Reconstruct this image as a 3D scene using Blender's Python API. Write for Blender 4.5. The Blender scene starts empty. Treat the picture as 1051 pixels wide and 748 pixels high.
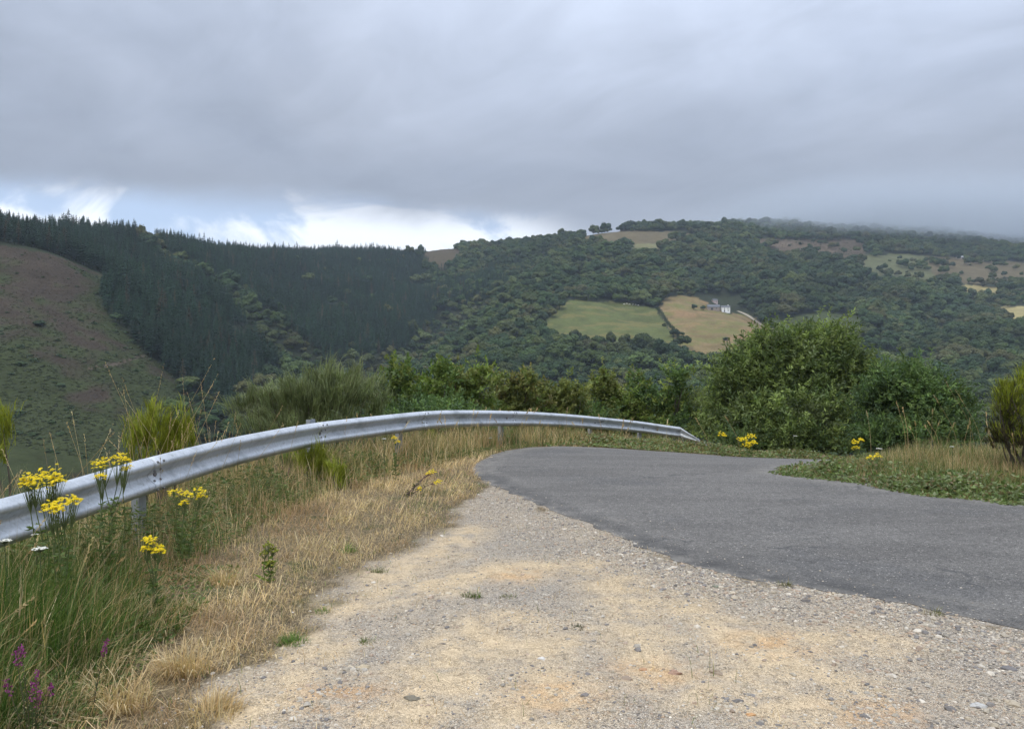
import bpy, math, random
import numpy as np
from mathutils import Vector, Euler, Matrix
from mathutils.geometry import delaunay_2d_cdt

R = math.radians
rng = np.random.default_rng(11)
random.seed(11)
S = bpy.context.scene
COL = S.collection

# ------------------------------------------------------------------ camera, sky, sun, exposure
EYE = 1.6
cam_d = bpy.data.cameras.new('camera')
cam_d.sensor_width = 36.0
cam_d.lens = 27.03
cam_d.clip_start = 0.05
cam_d.clip_end = 12000
cam = bpy.data.objects.new('camera', cam_d)
cam.location = (0, 0, EYE)
cam.rotation_euler = (R(90), 0, 0)
COL.objects.link(cam)
S.camera = cam

S.view_settings.view_transform = 'Standard'
S.view_settings.look = 'None'
S.view_settings.gamma = 1.0
S.view_settings.exposure = 0.5
S.view_settings.use_curve_mapping = False
S.cycles.max_bounces = 7
S.cycles.diffuse_bounces = 3
S.cycles.glossy_bounces = 2
S.cycles.transmission_bounces = 3
S.cycles.volume_bounces = 5
S.cycles.transparent_max_bounces = 4
S.cycles.volume_step_rate = 1.0
S.cycles.use_adaptive_sampling = True

SUN_EL, SUN_AZ = R(58), R(215)          # azimuth clockwise from +Y: behind the camera, a little to the left


class NT:
    """tiny node-tree helper"""
    def __init__(self, tree):
        self.t = tree
        self.n = tree.nodes
        self.l = tree.links

    def node(self, kind, ins=None, **props):
        nd = self.n.new(kind)
        for k, v in props.items():
            setattr(nd, k, v)
        for k, v in (ins or {}).items():
            self.set(nd, k, v)
        return nd

    def set(self, nd, k, v):
        s = nd.inputs[k]
        if isinstance(v, bpy.types.NodeSocket):
            self.l.new(v, s)
        elif isinstance(v, bpy.types.Node):
            self.l.new(v.outputs[0], s)
        else:
            s.default_value = v

    def math(self, op, a, b=None, c=None, clamp=False):
        nd = self.n.new('ShaderNodeMath')
        nd.operation = op
        nd.use_clamp = clamp
        self.set(nd, 0, a)
        if b is not None:
            self.set(nd, 1, b)
        if c is not None:
            self.set(nd, 2, c)
        return nd.outputs[0]

    def mix(self, f, a, b, blend='MIX'):
        nd = self.n.new('ShaderNodeMix')
        nd.data_type = 'RGBA'
        nd.blend_type = blend
        nd.clamp_factor = True
        self.set(nd, 0, f)
        for i, v in ((6, a), (7, b)):
            if isinstance(v, (tuple, list)) and len(v) == 3:
                v = (*v, 1)
            self.set(nd, i, v)
        return nd.outputs[2]

    def smooth(self, v, a, b):
        nd = self.n.new('ShaderNodeMapRange')
        nd.interpolation_type = 'SMOOTHSTEP'
        self.set(nd, 0, v)
        self.set(nd, 1, a)
        self.set(nd, 2, b)
        return nd.outputs[0]

    def noise(self, vec, scale, detail=4, rough=0.55, dist=0.0, out=0):
        nd = self.n.new('ShaderNodeTexNoise')
        if vec is not None:
            self.set(nd, 'Vector', vec)
        self.set(nd, 'Scale', scale)
        self.set(nd, 'Detail', detail)
        self.set(nd, 'Roughness', rough)
        self.set(nd, 'Distortion', dist)
        return nd.outputs[out]

    def combine(self, x, y, z):
        nd = self.n.new('ShaderNodeCombineXYZ')
        for i, v in enumerate((x, y, z)):
            self.set(nd, i, v)
        return nd.outputs[0]


def build_world():
    w = bpy.data.worlds.new('World')
    S.world = w
    w.use_nodes = True
    t = NT(w.node_tree)
    t.n.clear()
    sky = t.node('ShaderNodeTexSky', sky_type='NISHITA', sun_disc=False,
                 sun_elevation=SUN_EL, sun_rotation=SUN_AZ)
    tc = t.node('ShaderNodeTexCoord')
    nrm = t.node('ShaderNodeVectorMath', {0: tc.outputs['Generated']}, operation='NORMALIZE')
    sp = t.node('ShaderNodeSeparateXYZ', {0: nrm.outputs[0]})
    x, y, z = sp.outputs
    # cloud deck seen in perspective
    zz = t.math('ADD', t.math('MAXIMUM', z, 0.0), 0.21)
    px = t.math('DIVIDE', x, zz)
    py = t.math('DIVIDE', y, zz)
    cp = t.combine(px, py, 0.0)
    n1 = t.noise(cp, 1.1, 5, 0.5, 0.6)
    n2 = t.noise(t.combine(px, t.math('ADD', t.math('MULTIPLY', py, 1.1), t.math('MULTIPLY', px, 0.5)), 3.7), 3.4, 6, 0.55, 0.5)
    mott = t.math('ADD', t.math('MULTIPLY', t.math('SUBTRACT', n1, 0.5), 0.62),
                  t.math('MULTIPLY', t.math('SUBTRACT', n2, 0.5), 0.42))
    # luminance of an overcast dome: dim band above the hills, brighter to the zenith
    ramp = t.node('ShaderNodeValToRGB', {0: t.math('MAXIMUM', z, 0.0)})
    el = ramp.color_ramp.elements
    stops = [(0.0, 0.40), (0.13, 0.345), (0.22, 0.33), (0.31, 0.42), (0.42, 0.565), (0.62, 1.0), (1.0, 1.45)]
    el[0].position, el[0].color = stops[0][0], (stops[0][1],) * 3 + (1,)
    el[1].position, el[1].color = stops[-1][0], (stops[-1][1],) * 3 + (1,)
    for p, v in stops[1:-1]:
        e = el.new(p)
        e.color = (v, v, v, 1)
    mott = t.math('MULTIPLY', mott, t.math('ADD', 0.45, t.math('MULTIPLY', t.smooth(z, 0.15, 0.33), 0.75)))
    lum = t.math('MULTIPLY', ramp.outputs[0], t.math('ADD', 1.0, mott))
    # a little lighter towards the right
    lum = t.math('MULTIPLY', lum, t.math('ADD', 1.0, t.math('MULTIPLY', t.math('MULTIPLY', t.math('MAXIMUM', x, -0.3), 0.36), t.smooth(z, 0.20, 0.36))))
    tint = t.mix(n1, (0.80, 0.93, 1.19), (0.88, 0.96, 1.13))
    sc = t.node('ShaderNodeVectorMath', {0: tint, 1: t.combine(lum, lum, lum)}, operation='MULTIPLY')
    cloud = sc.outputs[0]
    # gap under the deck, towards the left of the view
    ys = t.math('MAXIMUM', y, 0.05)
    ta = t.math('DIVIDE', x, ys)
    te = t.math('DIVIDE', z, ys)
    gp = t.combine(ta, t.math('MULTIPLY', te, 2.2), 0.0)
    gn = t.noise(gp, 5.0, 5, 0.55, 0.3)
    gn_b = t.noise(gp, 2.0, 3, 0.5, 0.0)
    th = t.math('ADD', t.math('ADD', 0.202, t.math('MULTIPLY', ta, -0.075)),
                t.math('ADD', t.math('MULTIPLY', t.math('SUBTRACT', gn, 0.5), 0.05),
                       t.math('MULTIPLY', t.math('SUBTRACT', gn_b, 0.5), 0.05)))
    below = t.smooth(t.math('SUBTRACT', th, te), -0.012, 0.045)
    side = t.math('MULTIPLY', t.smooth(ta, 0.14, -0.02), t.smooth(ta, -1.6, -1.0))
    gap = t.math('MULTIPLY', t.math('MULTIPLY', below, side), t.smooth(y, 0.1, 0.3))
    cum = t.noise(t.combine(ta, t.math('MULTIPLY', te, 1.7), 1.3), 6.5, 6, 0.55, 0.5)
    low = t.smooth(te, 0.215, 0.165)
    cumf = t.smooth(t.math('ADD', cum, t.math('MULTIPLY', t.math('SUBTRACT', low, 0.5),
                    t.math('ADD', 0.10, t.math('MULTIPLY', ta, -0.16)))), 0.44, 0.58)
    # bright broken cloud and pale blue sky (divided by the background strength)
    K = 10.0
    blue = t.mix(0.72, sky.outputs[0], (0.45 * K, 0.56 * K, 0.76 * K))
    white = (0.80 * K, 0.85 * K, 0.93 * K)
    gapcol = t.mix(cumf, blue, white)
    ck = t.node('ShaderNodeVectorMath', {0: cloud, 1: (K, K, K)}, operation='MULTIPLY')
    deck = t.mix(0.03, ck.outputs[0], sky.outputs[0])
    col = t.mix(gap, deck, gapcol)
    bg = t.node('ShaderNodeBackground', {'Color': col, 'Strength': 0.1})
    t.node('ShaderNodeOutputWorld', {'Surface': bg.outputs[0]})
    w.cycles.sampling_method = 'MANUAL'
    w.cycles.sample_map_resolution = 512


build_world()
sun_d = bpy.data.lights.new('sun', 'SUN')
sun_d.energy = 1.5
sun_d.angle = R(28)
sun_d.color = (1.0, 0.93, 0.82)
sun = bpy.data.objects.new('sun', sun_d)
sun.rotation_euler = Vector((math.sin(SUN_AZ) * math.cos(SUN_EL), math.cos(SUN_AZ) * math.cos(SUN_EL),
                             math.sin(SUN_EL))).to_track_quat('Z', 'Y').to_euler()
COL.objects.link(sun)

# ------------------------------------------------------------------ numeric helpers
F = 789.0
CX, CY = 525.5, 374.0


def sstep(a, b, x):
    t = np.clip((np.asarray(x, float) - a) / (b - a), 0, 1)
    return t * t * (3 - 2 * t)


def _hash(ix, iy, seed):
    h = (ix.astype(np.int64) * 374761393 + iy.astype(np.int64) * 668265263 + seed * 1442695041) & 0x7fffffff
    h = ((h ^ (h >> 13)) * 1274126177) & 0x7fffffff
    return ((h ^ (h >> 16)) & 0xffff) / 65535.0


def vnoise(x, y, seed=0):
    x = np.asarray(x, float)
    y = np.asarray(y, float)
    ix, iy = np.floor(x), np.floor(y)
    fx, fy = x - ix, y - iy
    fx = fx * fx * (3 - 2 * fx)
    fy = fy * fy * (3 - 2 * fy)
    a = _hash(ix, iy, seed)
    b = _hash(ix + 1, iy, seed)
    c = _hash(ix, iy + 1, seed)
    d = _hash(ix + 1, iy + 1, seed)
    return (a * (1 - fx) + b * fx) * (1 - fy) + (c * (1 - fx) + d * fx) * fy


def fbm(x, y, seed=0, oct=4):
    s, amp, tot = 0, 1.0, 0
    for k in range(oct):
        s = s + amp * vnoise(x * 2 ** k, y * 2 ** k, seed + k * 17)
        tot += amp
        amp *= 0.5
    return s / tot


def inside(px, py, poly):
    px = np.asarray(px, float)
    py = np.asarray(py, float)
    res = np.zeros(px.shape, bool)
    n = len(poly)
    for i in range(n):
        x1, y1 = poly[i]
        x2, y2 = poly[(i + 1) % n]
        if y1 == y2:
            continue
        c = ((y1 > py) != (y2 > py)) & (px < (x2 - x1) * (py - y1) / (y2 - y1) + x1)
        res ^= c
    return res


def seg_dist(px, py, line, closed=False):
    px = np.asarray(px, float)
    py = np.asarray(py, float)
    best = np.full(px.shape, 1e9)
    pts = list(line) + ([line[0]] if closed else [])
    for (x1, y1), (x2, y2) in zip(pts[:-1], pts[1:]):
        dx, dy = x2 - x1, y2 - y1
        L = dx * dx + dy * dy + 1e-12
        t = np.clip(((px - x1) * dx + (py - y1) * dy) / L, 0, 1)
        best = np.minimum(best, np.hypot(px - x1 - t * dx, py - y1 - t * dy))
    return best


def sdist(px, py, poly):
    d = seg_dist(px, py, poly, True)
    return np.where(inside(px, py, poly), -d, d)


def catmull(pts, step):
    P = np.array(pts, float)
    P = np.vstack([2 * P[0] - P[1], P, 2 * P[-1] - P[-2]])
    out = []
    for i in range(1, len(P) - 2):
        n = max(2, int(np.linalg.norm(P[i + 1] - P[i]) / step))
        for k in range(n):
            t = k / n
            a, b, c, d = P[i - 1], P[i], P[i + 1], P[i + 2]
            out.append(0.5 * ((2 * b) + (-a + c) * t + (2 * a - 5 * b + 4 * c - d) * t * t + (-a + 3 * b - 3 * c + d) * t ** 3))
    out.append(P[-2])
    return np.array(out)


# ------------------------------------------------------------------ mesh helpers
def mesh_np(name, verts, faces, mat=None, col=None, smooth=False, parent=None, loc=None, link=True, extra=None):
    """faces: one (n,k) index array or a list of them"""
    if not isinstance(faces, list):
        faces = [faces]
    faces = [np.asarray(f, np.int32) for f in faces if len(f)]
    me = bpy.data.meshes.new(name)
    verts = np.asarray(verts, np.float32)
    nl = sum(f.size for f in faces)
    npoly = sum(len(f) for f in faces)
    me.vertices.add(len(verts))
    me.vertices.foreach_set('co', verts.ravel())
    me.loops.add(nl)
    me.loops.foreach_set('vertex_index', np.concatenate([f.ravel() for f in faces]))
    me.polygons.add(npoly)
    tot = np.concatenate([np.full(len(f), f.shape[1], np.int32) for f in faces])
    me.polygons.foreach_set('loop_start', np.concatenate([[0], np.cumsum(tot)[:-1]]).astype(np.int32))
    me.polygons.foreach_set('use_smooth', np.full(npoly, smooth))
    me.update(calc_edges=True)
    if col is not None:
        c = np.ones((len(verts), 4), np.float32)
        c[:, :3] = col
        a = me.color_attributes.new('Col', 'FLOAT_COLOR', 'POINT')
        a.data.foreach_set('color', c.ravel())
    for k, v in (extra or {}).items():
        a = me.attributes.new(k, 'FLOAT', 'POINT')
        a.data.foreach_set('value', np.asarray(v, np.float32))
    if mat:
        me.materials.append(mat)
    o = bpy.data.objects.new(name, me)
    if link:
        COL.objects.link(o)
    if parent:
        o.parent = parent
    if loc is not None:
        o.location = loc
    return o


class MB:
    """collects verts / faces of mixed size with per-vertex colours"""
    def __init__(self):
        self.v, self.f, self.c, self.n = [], {}, [], 0

    def add(self, v, f, c=(0.5, 0.5, 0.5)):
        v = np.asarray(v, float)
        f = np.asarray(f, int)
        self.v.append(v)
        c = np.asarray(c, float)
        self.c.append(np.broadcast_to(c, (len(v), 3)) if c.ndim == 1 else c)
        self.f.setdefault(f.shape[1], []).append(f + self.n)
        self.n += len(v)

    def box(self, c, s, col=(0.5, 0.5, 0.5), rot=0.0):
        cx, cy, cz = c
        v = np.array([[i, j, k] for i in (-.5, .5) for j in (-.5, .5) for k in (-.5, .5)]) * np.array(s)
        if rot:
            ca, sa = math.cos(rot), math.sin(rot)
            v = np.column_stack([v[:, 0] * ca - v[:, 1] * sa, v[:, 0] * sa + v[:, 1] * ca, v[:, 2]])
        v = v + np.array(c)
        f = [[0, 1, 3, 2], [4, 6, 7, 5], [0, 4, 5, 1], [2, 3, 7, 6], [0, 2, 6, 4], [1, 5, 7, 3]]
        self.add(v, f, col)

    def tube(self, pts, rad, col=(0.5, 0.5, 0.5), n=6, cap=True):
        P = np.asarray(pts, float)
        rad = np.broadcast_to(np.asarray(rad, float), (len(P),))
        T = np.gradient(P, axis=0)
        T /= np.linalg.norm(T, axis=1)[:, None] + 1e-9
        up = np.array([0.3, 0.2, 1.0]) if abs(T[0, 2]) < 0.9 else np.array([1.0, 0.2, 0.1])
        A = np.cross(T, up)
        A /= np.linalg.norm(A, axis=1)[:, None] + 1e-9
        B = np.cross(T, A)
        ang = np.linspace(0, 2 * np.pi, n, endpoint=False)
        ring = (P[:, None, :] + rad[:, None, None] * (np.cos(ang)[None, :, None] * A[:, None, :] +
                                                       np.sin(ang)[None, :, None] * B[:, None, :]))
        v = ring.reshape(-1, 3)
        f = []
        for i in range(len(P) - 1):
            for j in range(n):
                f.append([i * n + j, i * n + (j + 1) % n, (i + 1) * n + (j + 1) % n, (i + 1) * n + j])
        self.add(v, f, col)
        if cap:
            base = self.n
            self.add(np.array([P[-1]]), np.zeros((0, 3), int), col)
            self.f.setdefault(3, []).append(np.array([[base - n + j, base - n + (j + 1) % n, base] for j in range(n)]))

    def build(self, name, mat, parent=None, loc=None, smooth=False, link=True):
        fs = [np.vstack(x) for x in self.f.values() if sum(len(y) for y in x)]
        return mesh_np(name, np.vstack(self.v), fs, mat, np.vstack(self.c), smooth, parent, loc, link)


def norm(v):
    return v / (np.linalg.norm(v, axis=-1, keepdims=True) + 1e-9)


def ico(sub=0):
    p = (1 + 5 ** .5) / 2
    v = [(-1, p, 0), (1, p, 0), (-1, -p, 0), (1, -p, 0), (0, -1, p), (0, 1, p), (0, -1, -p), (0, 1, -p), (p, 0, -1), (p, 0, 1), (-p, 0, -1), (-p, 0, 1)]
    f = [(0, 11, 5), (0, 5, 1), (0, 1, 7), (0, 7, 10), (0, 10, 11), (1, 5, 9), (5, 11, 4), (11, 10, 2), (10, 7, 6), (7, 1, 8),
         (3, 9, 4), (3, 4, 2), (3, 2, 6), (3, 6, 8), (3, 8, 9), (4, 9, 5), (2, 4, 11), (6, 2, 10), (8, 6, 7), (9, 8, 1)]
    v = [list(norm(np.array(q, float))) for q in v]
    for _ in range(sub):
        cache, nf = {}, []

        def mid(a, b):
            k = (min(a, b), max(a, b))
            if k not in cache:
                cache[k] = len(v)
                v.append(list(norm((np.array(v[a]) + np.array(v[b])) / 2)))
            return cache[k]
        for a, b, c in f:
            x, y, z = mid(a, b), mid(b, c), mid(c, a)
            nf += [(a, x, z), (b, y, x), (c, z, y), (x, y, z)]
        f = nf
    return np.array(v), np.array(f)


def rand_dirs(n):
    return norm(rng.normal(size=(n, 3)))


def leaves(P, D, L, W, col, fold=0.25):
    """quads: base, side, tip, side; a slightly folded leaf"""
    n = len(P)
    D = norm(D)
    N = norm(np.cross(D, rand_dirs(n)))
    Sd = np.cross(D, N)
    L = np.broadcast_to(L, (n,))[:, None]
    W = np.broadcast_to(W, (n,))[:, None]
    m = P + D * L * 0.45
    v = np.stack([P, m + Sd * W * .5 + N * W * fold, P + D * L, m - Sd * W * .5 + N * W * fold], 1).reshape(-1, 3)
    i = np.arange(n)[:, None] * 4
    f = np.hstack([i, i + 1, i + 2, i, i + 2, i + 3]).reshape(-1, 3)
    return v, f, np.repeat(col, 4, axis=0)


def blades(P, H, az, lean, W, col, bend=0.5, tipcol=None):
    """bent grass blades, five verts and three triangles each"""
    n = len(P)
    d = np.column_stack([np.cos(az), np.sin(az), np.zeros(n)])
    sd = np.column_stack([-np.sin(az + rng.uniform(-1, 1, n)), np.cos(az + rng.uniform(-1, 1, n)), np.zeros(n)])
    H = H[:, None]
    W = np.broadcast_to(W, (n,))[:, None]
    l1 = (lean * (1 - bend))[:, None]
    l2 = lean[:, None]
    up = np.array([0, 0, 1.0])
    mid = P + H * 0.5 * (d * np.sin(l1) + up * np.cos(l1))
    tip = mid + H * 0.5 * (d * np.sin(l2 * 1.35) + up * np.cos(l2 * 1.35))
    v = np.stack([P - sd * W * .5, P + sd * W * .5, mid + sd * W * .38, mid - sd * W * .38, tip], 1).reshape(-1, 3)
    i = np.arange(n)[:, None] * 5
    f = np.hstack([i, i + 1, i + 2, i, i + 2, i + 3, i + 3, i + 2, i + 4]).reshape(-1, 3)
    c = np.repeat(col, 5, axis=0)
    if tipcol is not None:
        c = c.reshape(n, 5, 3).copy()
        c[:, 4] = tipcol
        c[:, 2:4] = 0.5 * (c[:, 2:4] + tipcol[:, None, :])
        c = c.reshape(-1, 3)
    return v, f, c


def thing(name, label, cat, loc=(0, 0, 0), rz=0.0, group=None):
    o = bpy.data.objects.new(name, None)
    o.empty_display_size = 0.2
    COL.objects.link(o)
    o.location = loc
    o.rotation_euler = (0, 0, rz)
    return tag(o, label, cat, group)


def tag(o, label=None, cat=None, group=None, kind=None):
    if label:
        o['label'] = label
    if cat:
        o['category'] = cat
    if group:
        o['group'] = group
    if kind:
        o['kind'] = kind
    return o


# ------------------------------------------------------------------ materials
def new_mat(name):
    m = bpy.data.materials.new(name)
    m.use_nodes = True
    t = NT(m.node_tree)
    t.n.clear()
    return m, t


def mat_leaf(name, rough=0.55, trans=0.35, var=0.25, scale=30.0, spec=0.3):
    m, t = new_mat(name)
    a = t.node('ShaderNodeAttribute', attribute_name='Col')
    geo = t.node('ShaderNodeNewGeometry')
    n = t.noise(geo.outputs['Position'], scale, 2)
    k = t.math('ADD', 1.0 - var, t.math('MULTIPLY', n, 2 * var))
    c = t.mix(1.0, a.outputs['Color'], t.combine(k, k, k), 'MULTIPLY')
    p = t.node('ShaderNodeBsdfPrincipled', {'Base Color': c, 'Roughness': rough, 'Specular IOR Level': spec})
    if trans > 0:
        tr = t.node('ShaderNodeBsdfTranslucent', {'Color': t.mix(1.0, c, (1.25, 1.3, 0.8), 'MULTIPLY')})
        mx = t.node('ShaderNodeMixShader', {0: trans, 1: p.outputs[0], 2: tr.outputs[0]})
        out = mx.outputs[0]
    else:
        out = p.outputs[0]
    t.node('ShaderNodeOutputMaterial', {'Surface': out})
    return m


def mat_plain(name, color, rough=0.6, metal=0.0, var=0.2, scale=8.0):
    m, t = new_mat(name)
    tc = t.node('ShaderNodeTexCoord')
    n = t.noise(tc.outputs['Object'], scale, 5)
    k = t.math('ADD', 1.0 - var, t.math('MULTIPLY', n, 2 * var))
    c = t.mix(1.0, (*color, 1), t.combine(k, k, k), 'MULTIPLY')
    p = t.node('ShaderNodeBsdfPrincipled', {'Base Color': c, 'Roughness': rough, 'Metallic': metal})
    t.node('ShaderNodeOutputMaterial', {'Surface': p.outputs[0]})
    return m


def mat_forest(name):
    """tint comes from the instance, the mesh Col varies it"""
    m, t = new_mat(name)
    a = t.node('ShaderNodeAttribute', attribute_name='tint', attribute_type='INSTANCER')
    b = t.node('ShaderNodeAttribute', attribute_name='Col')
    c = t.mix(1.0, a.outputs['Color'], b.outputs['Color'], 'MULTIPLY')
    p = t.node('ShaderNodeBsdfPrincipled', {'Base Color': c, 'Roughness': 0.75, 'Specular IOR Level': 0.15})
    t.node('ShaderNodeOutputMaterial', {'Surface': p.outputs[0]})
    return m


M_LEAF = mat_leaf('leaf')
M_STEM = mat_leaf('green_stem', trans=0.15)
M_GRASS = mat_leaf('grass_blade', rough=0.6, trans=0.3, var=0.2, scale=12)
M_FLOWER = mat_leaf('petal', trans=0.25, var=0.08, rough=0.5)
M_BARK = mat_plain('bark', (0.11, 0.09, 0.07), 0.9, 0, 0.4, 14)
M_FOREST = mat_forest('far_foliage')

# ------------------------------------------------------------------ platform the camera stands on
# rail: column, row of the beam's top edge, depth -> world
RAIL_PIX = [(-300, 600, 3.55), (-120, 545, 4.3), (0, 512, 4.95), (147, 471, 6.5), (250, 446.5, 8.6), (325, 433.5, 10.3),
            (400, 425, 12.0), (450, 421.3, 13.5), (525, 421.5, 16.0), (575, 424.5, 18.0), (620, 428.7, 20.0),
            (660, 433, 21.4), (697, 438, 22.2)]
RAIL_PTS = [((c - CX) / F * d, d, EYE - (r - CY) / F * d) for c, r, d in RAIL_PIX]
RAIL_PTS[0] = (-3.75, 3.55, 0.70)
RAIL_PTS[1] = (-3.50, 4.3, 0.72)
RAIL_PTS.insert(0, (-4.1, 0.5, 0.70))
RAIL = catmull(RAIL_PTS, 0.25)
RAIL2 = [(p[0], p[1]) for p in RAIL_PTS]


def gz(x, y):
    """the crown of the spur: level round the camera, falling away ahead and to the right beyond the bend"""
    x = np.asarray(x, float)
    y = np.asarray(y, float)
    a = -0.0044 * np.clip(y - 10.5, 0, 20) ** 2
    b = -0.085 * np.clip(x - 1.0, 0, 14) * sstep(12, 18.5, y)
    return a + b


PLAT = ([(-5.0, -14.0), (-4.9, 0.5), (-4.35, 4.3), (-4.15, 6.5), (-3.95, 8.6), (-3.5, 10.5), (-2.75, 12.3), (-2.1, 13.9), (-0.8, 16.6),
         (0.4, 18.7), (1.7, 20.8), (3.2, 22.4), (4.8, 23.4), (6.6, 23.6), (9, 22.8), (12, 21.8), (20, 20.5), (40, 20), (40, -14)])

VERGE = [(3.75, 11.35), (4.02, 10.9), (4.35, 10.55), (4.68, 9.86), (5.03, 9.4), (5.38, 9.0), (5.76, 8.66), (6.6, 7.8), (8.2, 6.6), (11, 5.5),
         (20, 4.0), (20, 14.8), (12, 15.0), (8, 14.4), (6, 13.6), (4.6, 12.4)]


def hump(x, y):
    s = sdist(x, y, VERGE)
    return 0.22 * sstep(0.05, -1.3, s) * (0.75 + 0.5 * vnoise(np.asarray(x) * 0.8, np.asarray(y) * 0.8, 5))


def ground(x, y):
    """near ground height with the fall beyond the rail"""
    x = np.asarray(x, float)
    y = np.asarray(y, float)
    s = np.clip(sdist(x, y, PLAT), 0, None)
    far = gz(np.clip(x, -6, 14), np.clip(y, -20, 24))
    return far + hump(x, y) - 0.5 * s * sstep(0, 2.0, s) - 0.06 * s


# ------------------------------------------------------------------ far hills: a row-by-depth table for a fan of azimuths
TAB = {
    -250: [(280, 400), (400, 290), (520, 215), (650, 196)],
    0: [(280, 440), (350, 350), (450, 262), (490, 250), (640, 236)],
    60: [(290, 440), (370, 350), (470, 268), (500, 260), (660, 246)],
    125: [(300, 440), (400, 350), (490, 296), (610, 266), (740, 252)],
    160: [(320, 440), (400, 372), (480, 330), (600, 290), (700, 266), (820, 257)],
    200: [(340, 440), (400, 405), (500, 345), (600, 305), (720, 275), (900, 258)],
    250: [(380, 440), (450, 405), (550, 352), (680, 312), (800, 287), (1000, 262)],
    300: [(420, 440), (520, 395), (650, 350), (800, 315), (950, 285), (1080, 262)],
    350: [(450, 440), (560, 395), (720, 350), (900, 310), (1050, 280), (1180, 262)],
    415: [(470, 440), (600, 388), (780, 347), (960, 312), (1120, 284), (1280, 262)],
    460: [(480, 440), (580, 395), (700, 357), (900, 327), (1100, 290), (1320, 255)],
    520: [(470, 440), (540, 398), (640, 356), (780, 325), (900, 302), (1100, 275), (1300, 253)],
    560: [(470, 440), (540, 398), (640, 354), (720, 330), (820, 304), (950, 284), (1100, 264), (1280, 248)],
    600: [(460, 440), (540, 398), (640, 358), (720, 335), (820, 307), (950, 285), (1100, 260), (1250, 240)],
    650: [(460, 440), (530, 400), (620, 365), (700, 343), (820, 312), (950, 285), (1100, 257), (1280, 234)],
    700: [(440, 440), (520, 400), (610, 370), (700, 350), (820, 316), (950, 288), (1100, 262), (1300, 237), (1400, 231)],
    740: [(430, 440), (520, 398), (620, 370), (700, 352), (820, 320), (950, 290), (1150, 257), (1420, 230)],
    800: [(430, 440), (520, 402), (620, 372), (740, 342), (900, 307), (1100, 272), (1300, 248), (1600, 229)],
    900: [(430, 440), (520, 405), (640, 367), (760, 337), (900, 307), (1100, 279), (1250, 264), (1700, 233)],
    1000: [(430, 440), (520, 405), (640, 370), (760, 340), (900, 318), (1050, 297), (1250, 271), (1500, 256), (1850, 241)],
    1051: [(430, 440), (520, 408), (640, 374), (760, 346), (900, 322), (1050, 301), (1250, 278), (1500, 260), (1850, 244)],
    1300: [(420, 440), (560, 400), (760, 350), (1000, 310), (1300, 280), (1850, 250)],
}
LD = np.linspace(math.log(40), math.log(5000), 420)
CC = np.arange(-400, 1451, 5.0)


def _build_table():
    cols = sorted(TAB)
    prof = []
    for c in cols:
        pts = TAB[c]
        d0, r0 = pts[0]
        zv = -0.32 * d0 * 0.5
        full = [(40, CY + (EYE + 12) * F / 40), (110, CY + 46 * F / 110), (d0 * 0.62, CY + 52 * F / (d0 * 0.62))] + pts
        dl, rl = pts[-1]
        full += [(dl * 1.25, rl + 6), (dl * 2.0, rl + 35), (6000, 330)]
        dd = np.log([p[0] for p in full])
        prof.append(np.interp(LD, dd, [p[1] for p in full]))
    prof = np.array(prof)
    grid = np.empty((len(CC), len(LD)))
    for k in range(len(LD)):
        grid[:, k] = np.interp(CC, cols, prof[:, k])

    def blur(a, sig, ax):
        r = int(3 * sig)
        w = np.exp(-0.5 * (np.arange(-r, r + 1) / sig) ** 2)
        w /= w.sum()
        pad = [(0, 0), (0, 0)]
        pad[ax] = (r, r)
        b = np.pad(a, pad, mode='edge')
        return np.apply_along_axis(lambda v: np.convolve(v, w, 'valid'), ax, b)
    return blur(blur(grid, 3.5, 0), 2.2, 1)


ROWS = _build_table()
AZMAX = math.atan((1400 - CX) / F)


def far_row(col, d):
    u = np.clip((np.asarray(col, float) - CC[0]) / 5.0, 0, len(CC) - 1.001)
    v = np.clip((np.log(np.maximum(d, 41)) - LD[0]) / (LD[1] - LD[0]), 0, len(LD) - 1.001)
    i, j = u.astype(int), v.astype(int)
    a, b = u - i, v - j
    return (ROWS[i, j] * (1 - a) * (1 - b) + ROWS[i + 1, j] * a * (1 - b) + ROWS[i, j + 1] * (1 - a) * b + ROWS[i + 1, j + 1] * a * b)


GULLY = []


def hills(x, y):
    x = np.asarray(x, float)
    y = np.asarray(y, float)
    r = np.hypot(x, y)
    az = np.clip(np.arctan2(x, y), -0.86, AZMAX)
    d = r * np.cos(az)
    row = far_row(CX + F * np.tan(az), d)
    z = EYE - (row - CY) / F * np.maximum(d, 20)
    z = z + sstep(250, 500, r) * ((fbm(x / 120, y / 120, 3) - 0.5) * (26 - 16 * sstep(950, 1250, r)) * (0.5 + 0.5 * sstep(450, 600, r)) + (fbm(x / 25, y / 25, 8, 2) - 0.5) * 2.0)
    for line, dep, wid in GULLY:
        m = (np.abs(x - line[:, 0].mean()) < 700) & (y > 330)
        if np.any(m):
            q = seg_dist(x[m], y[m], line)
            z[m] = z[m] - dep * np.exp(-(q / wid) ** 2)
    k = sstep(45, 110, r)
    if np.any(k < 1):
        near = ground(np.clip(x, -60, 80), np.clip(y, -60, 90))
        z = near * (1 - k) + z * k
        z = z - 0.35 * sstep(36, 30.5, r)
    return z


def project(x, y, z):
    return CX + F * x / y, CY - F * (z - EYE) / y


def at(col, row, dmin=330.0):
    """first point of the far hills on the sight line through a pixel of the photograph"""
    d = np.exp(np.linspace(math.log(dmin), math.log(2600), 3000))
    x = (col - CX) / F * d
    z = EYE - (row - CY) / F * d
    h = hills(x, d)
    k = int(np.argmax(h >= z))
    if h[k] < z[k]:
        k = int(np.argmin(z - h))
    return np.array([x[k], d[k], h[k]])


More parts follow.
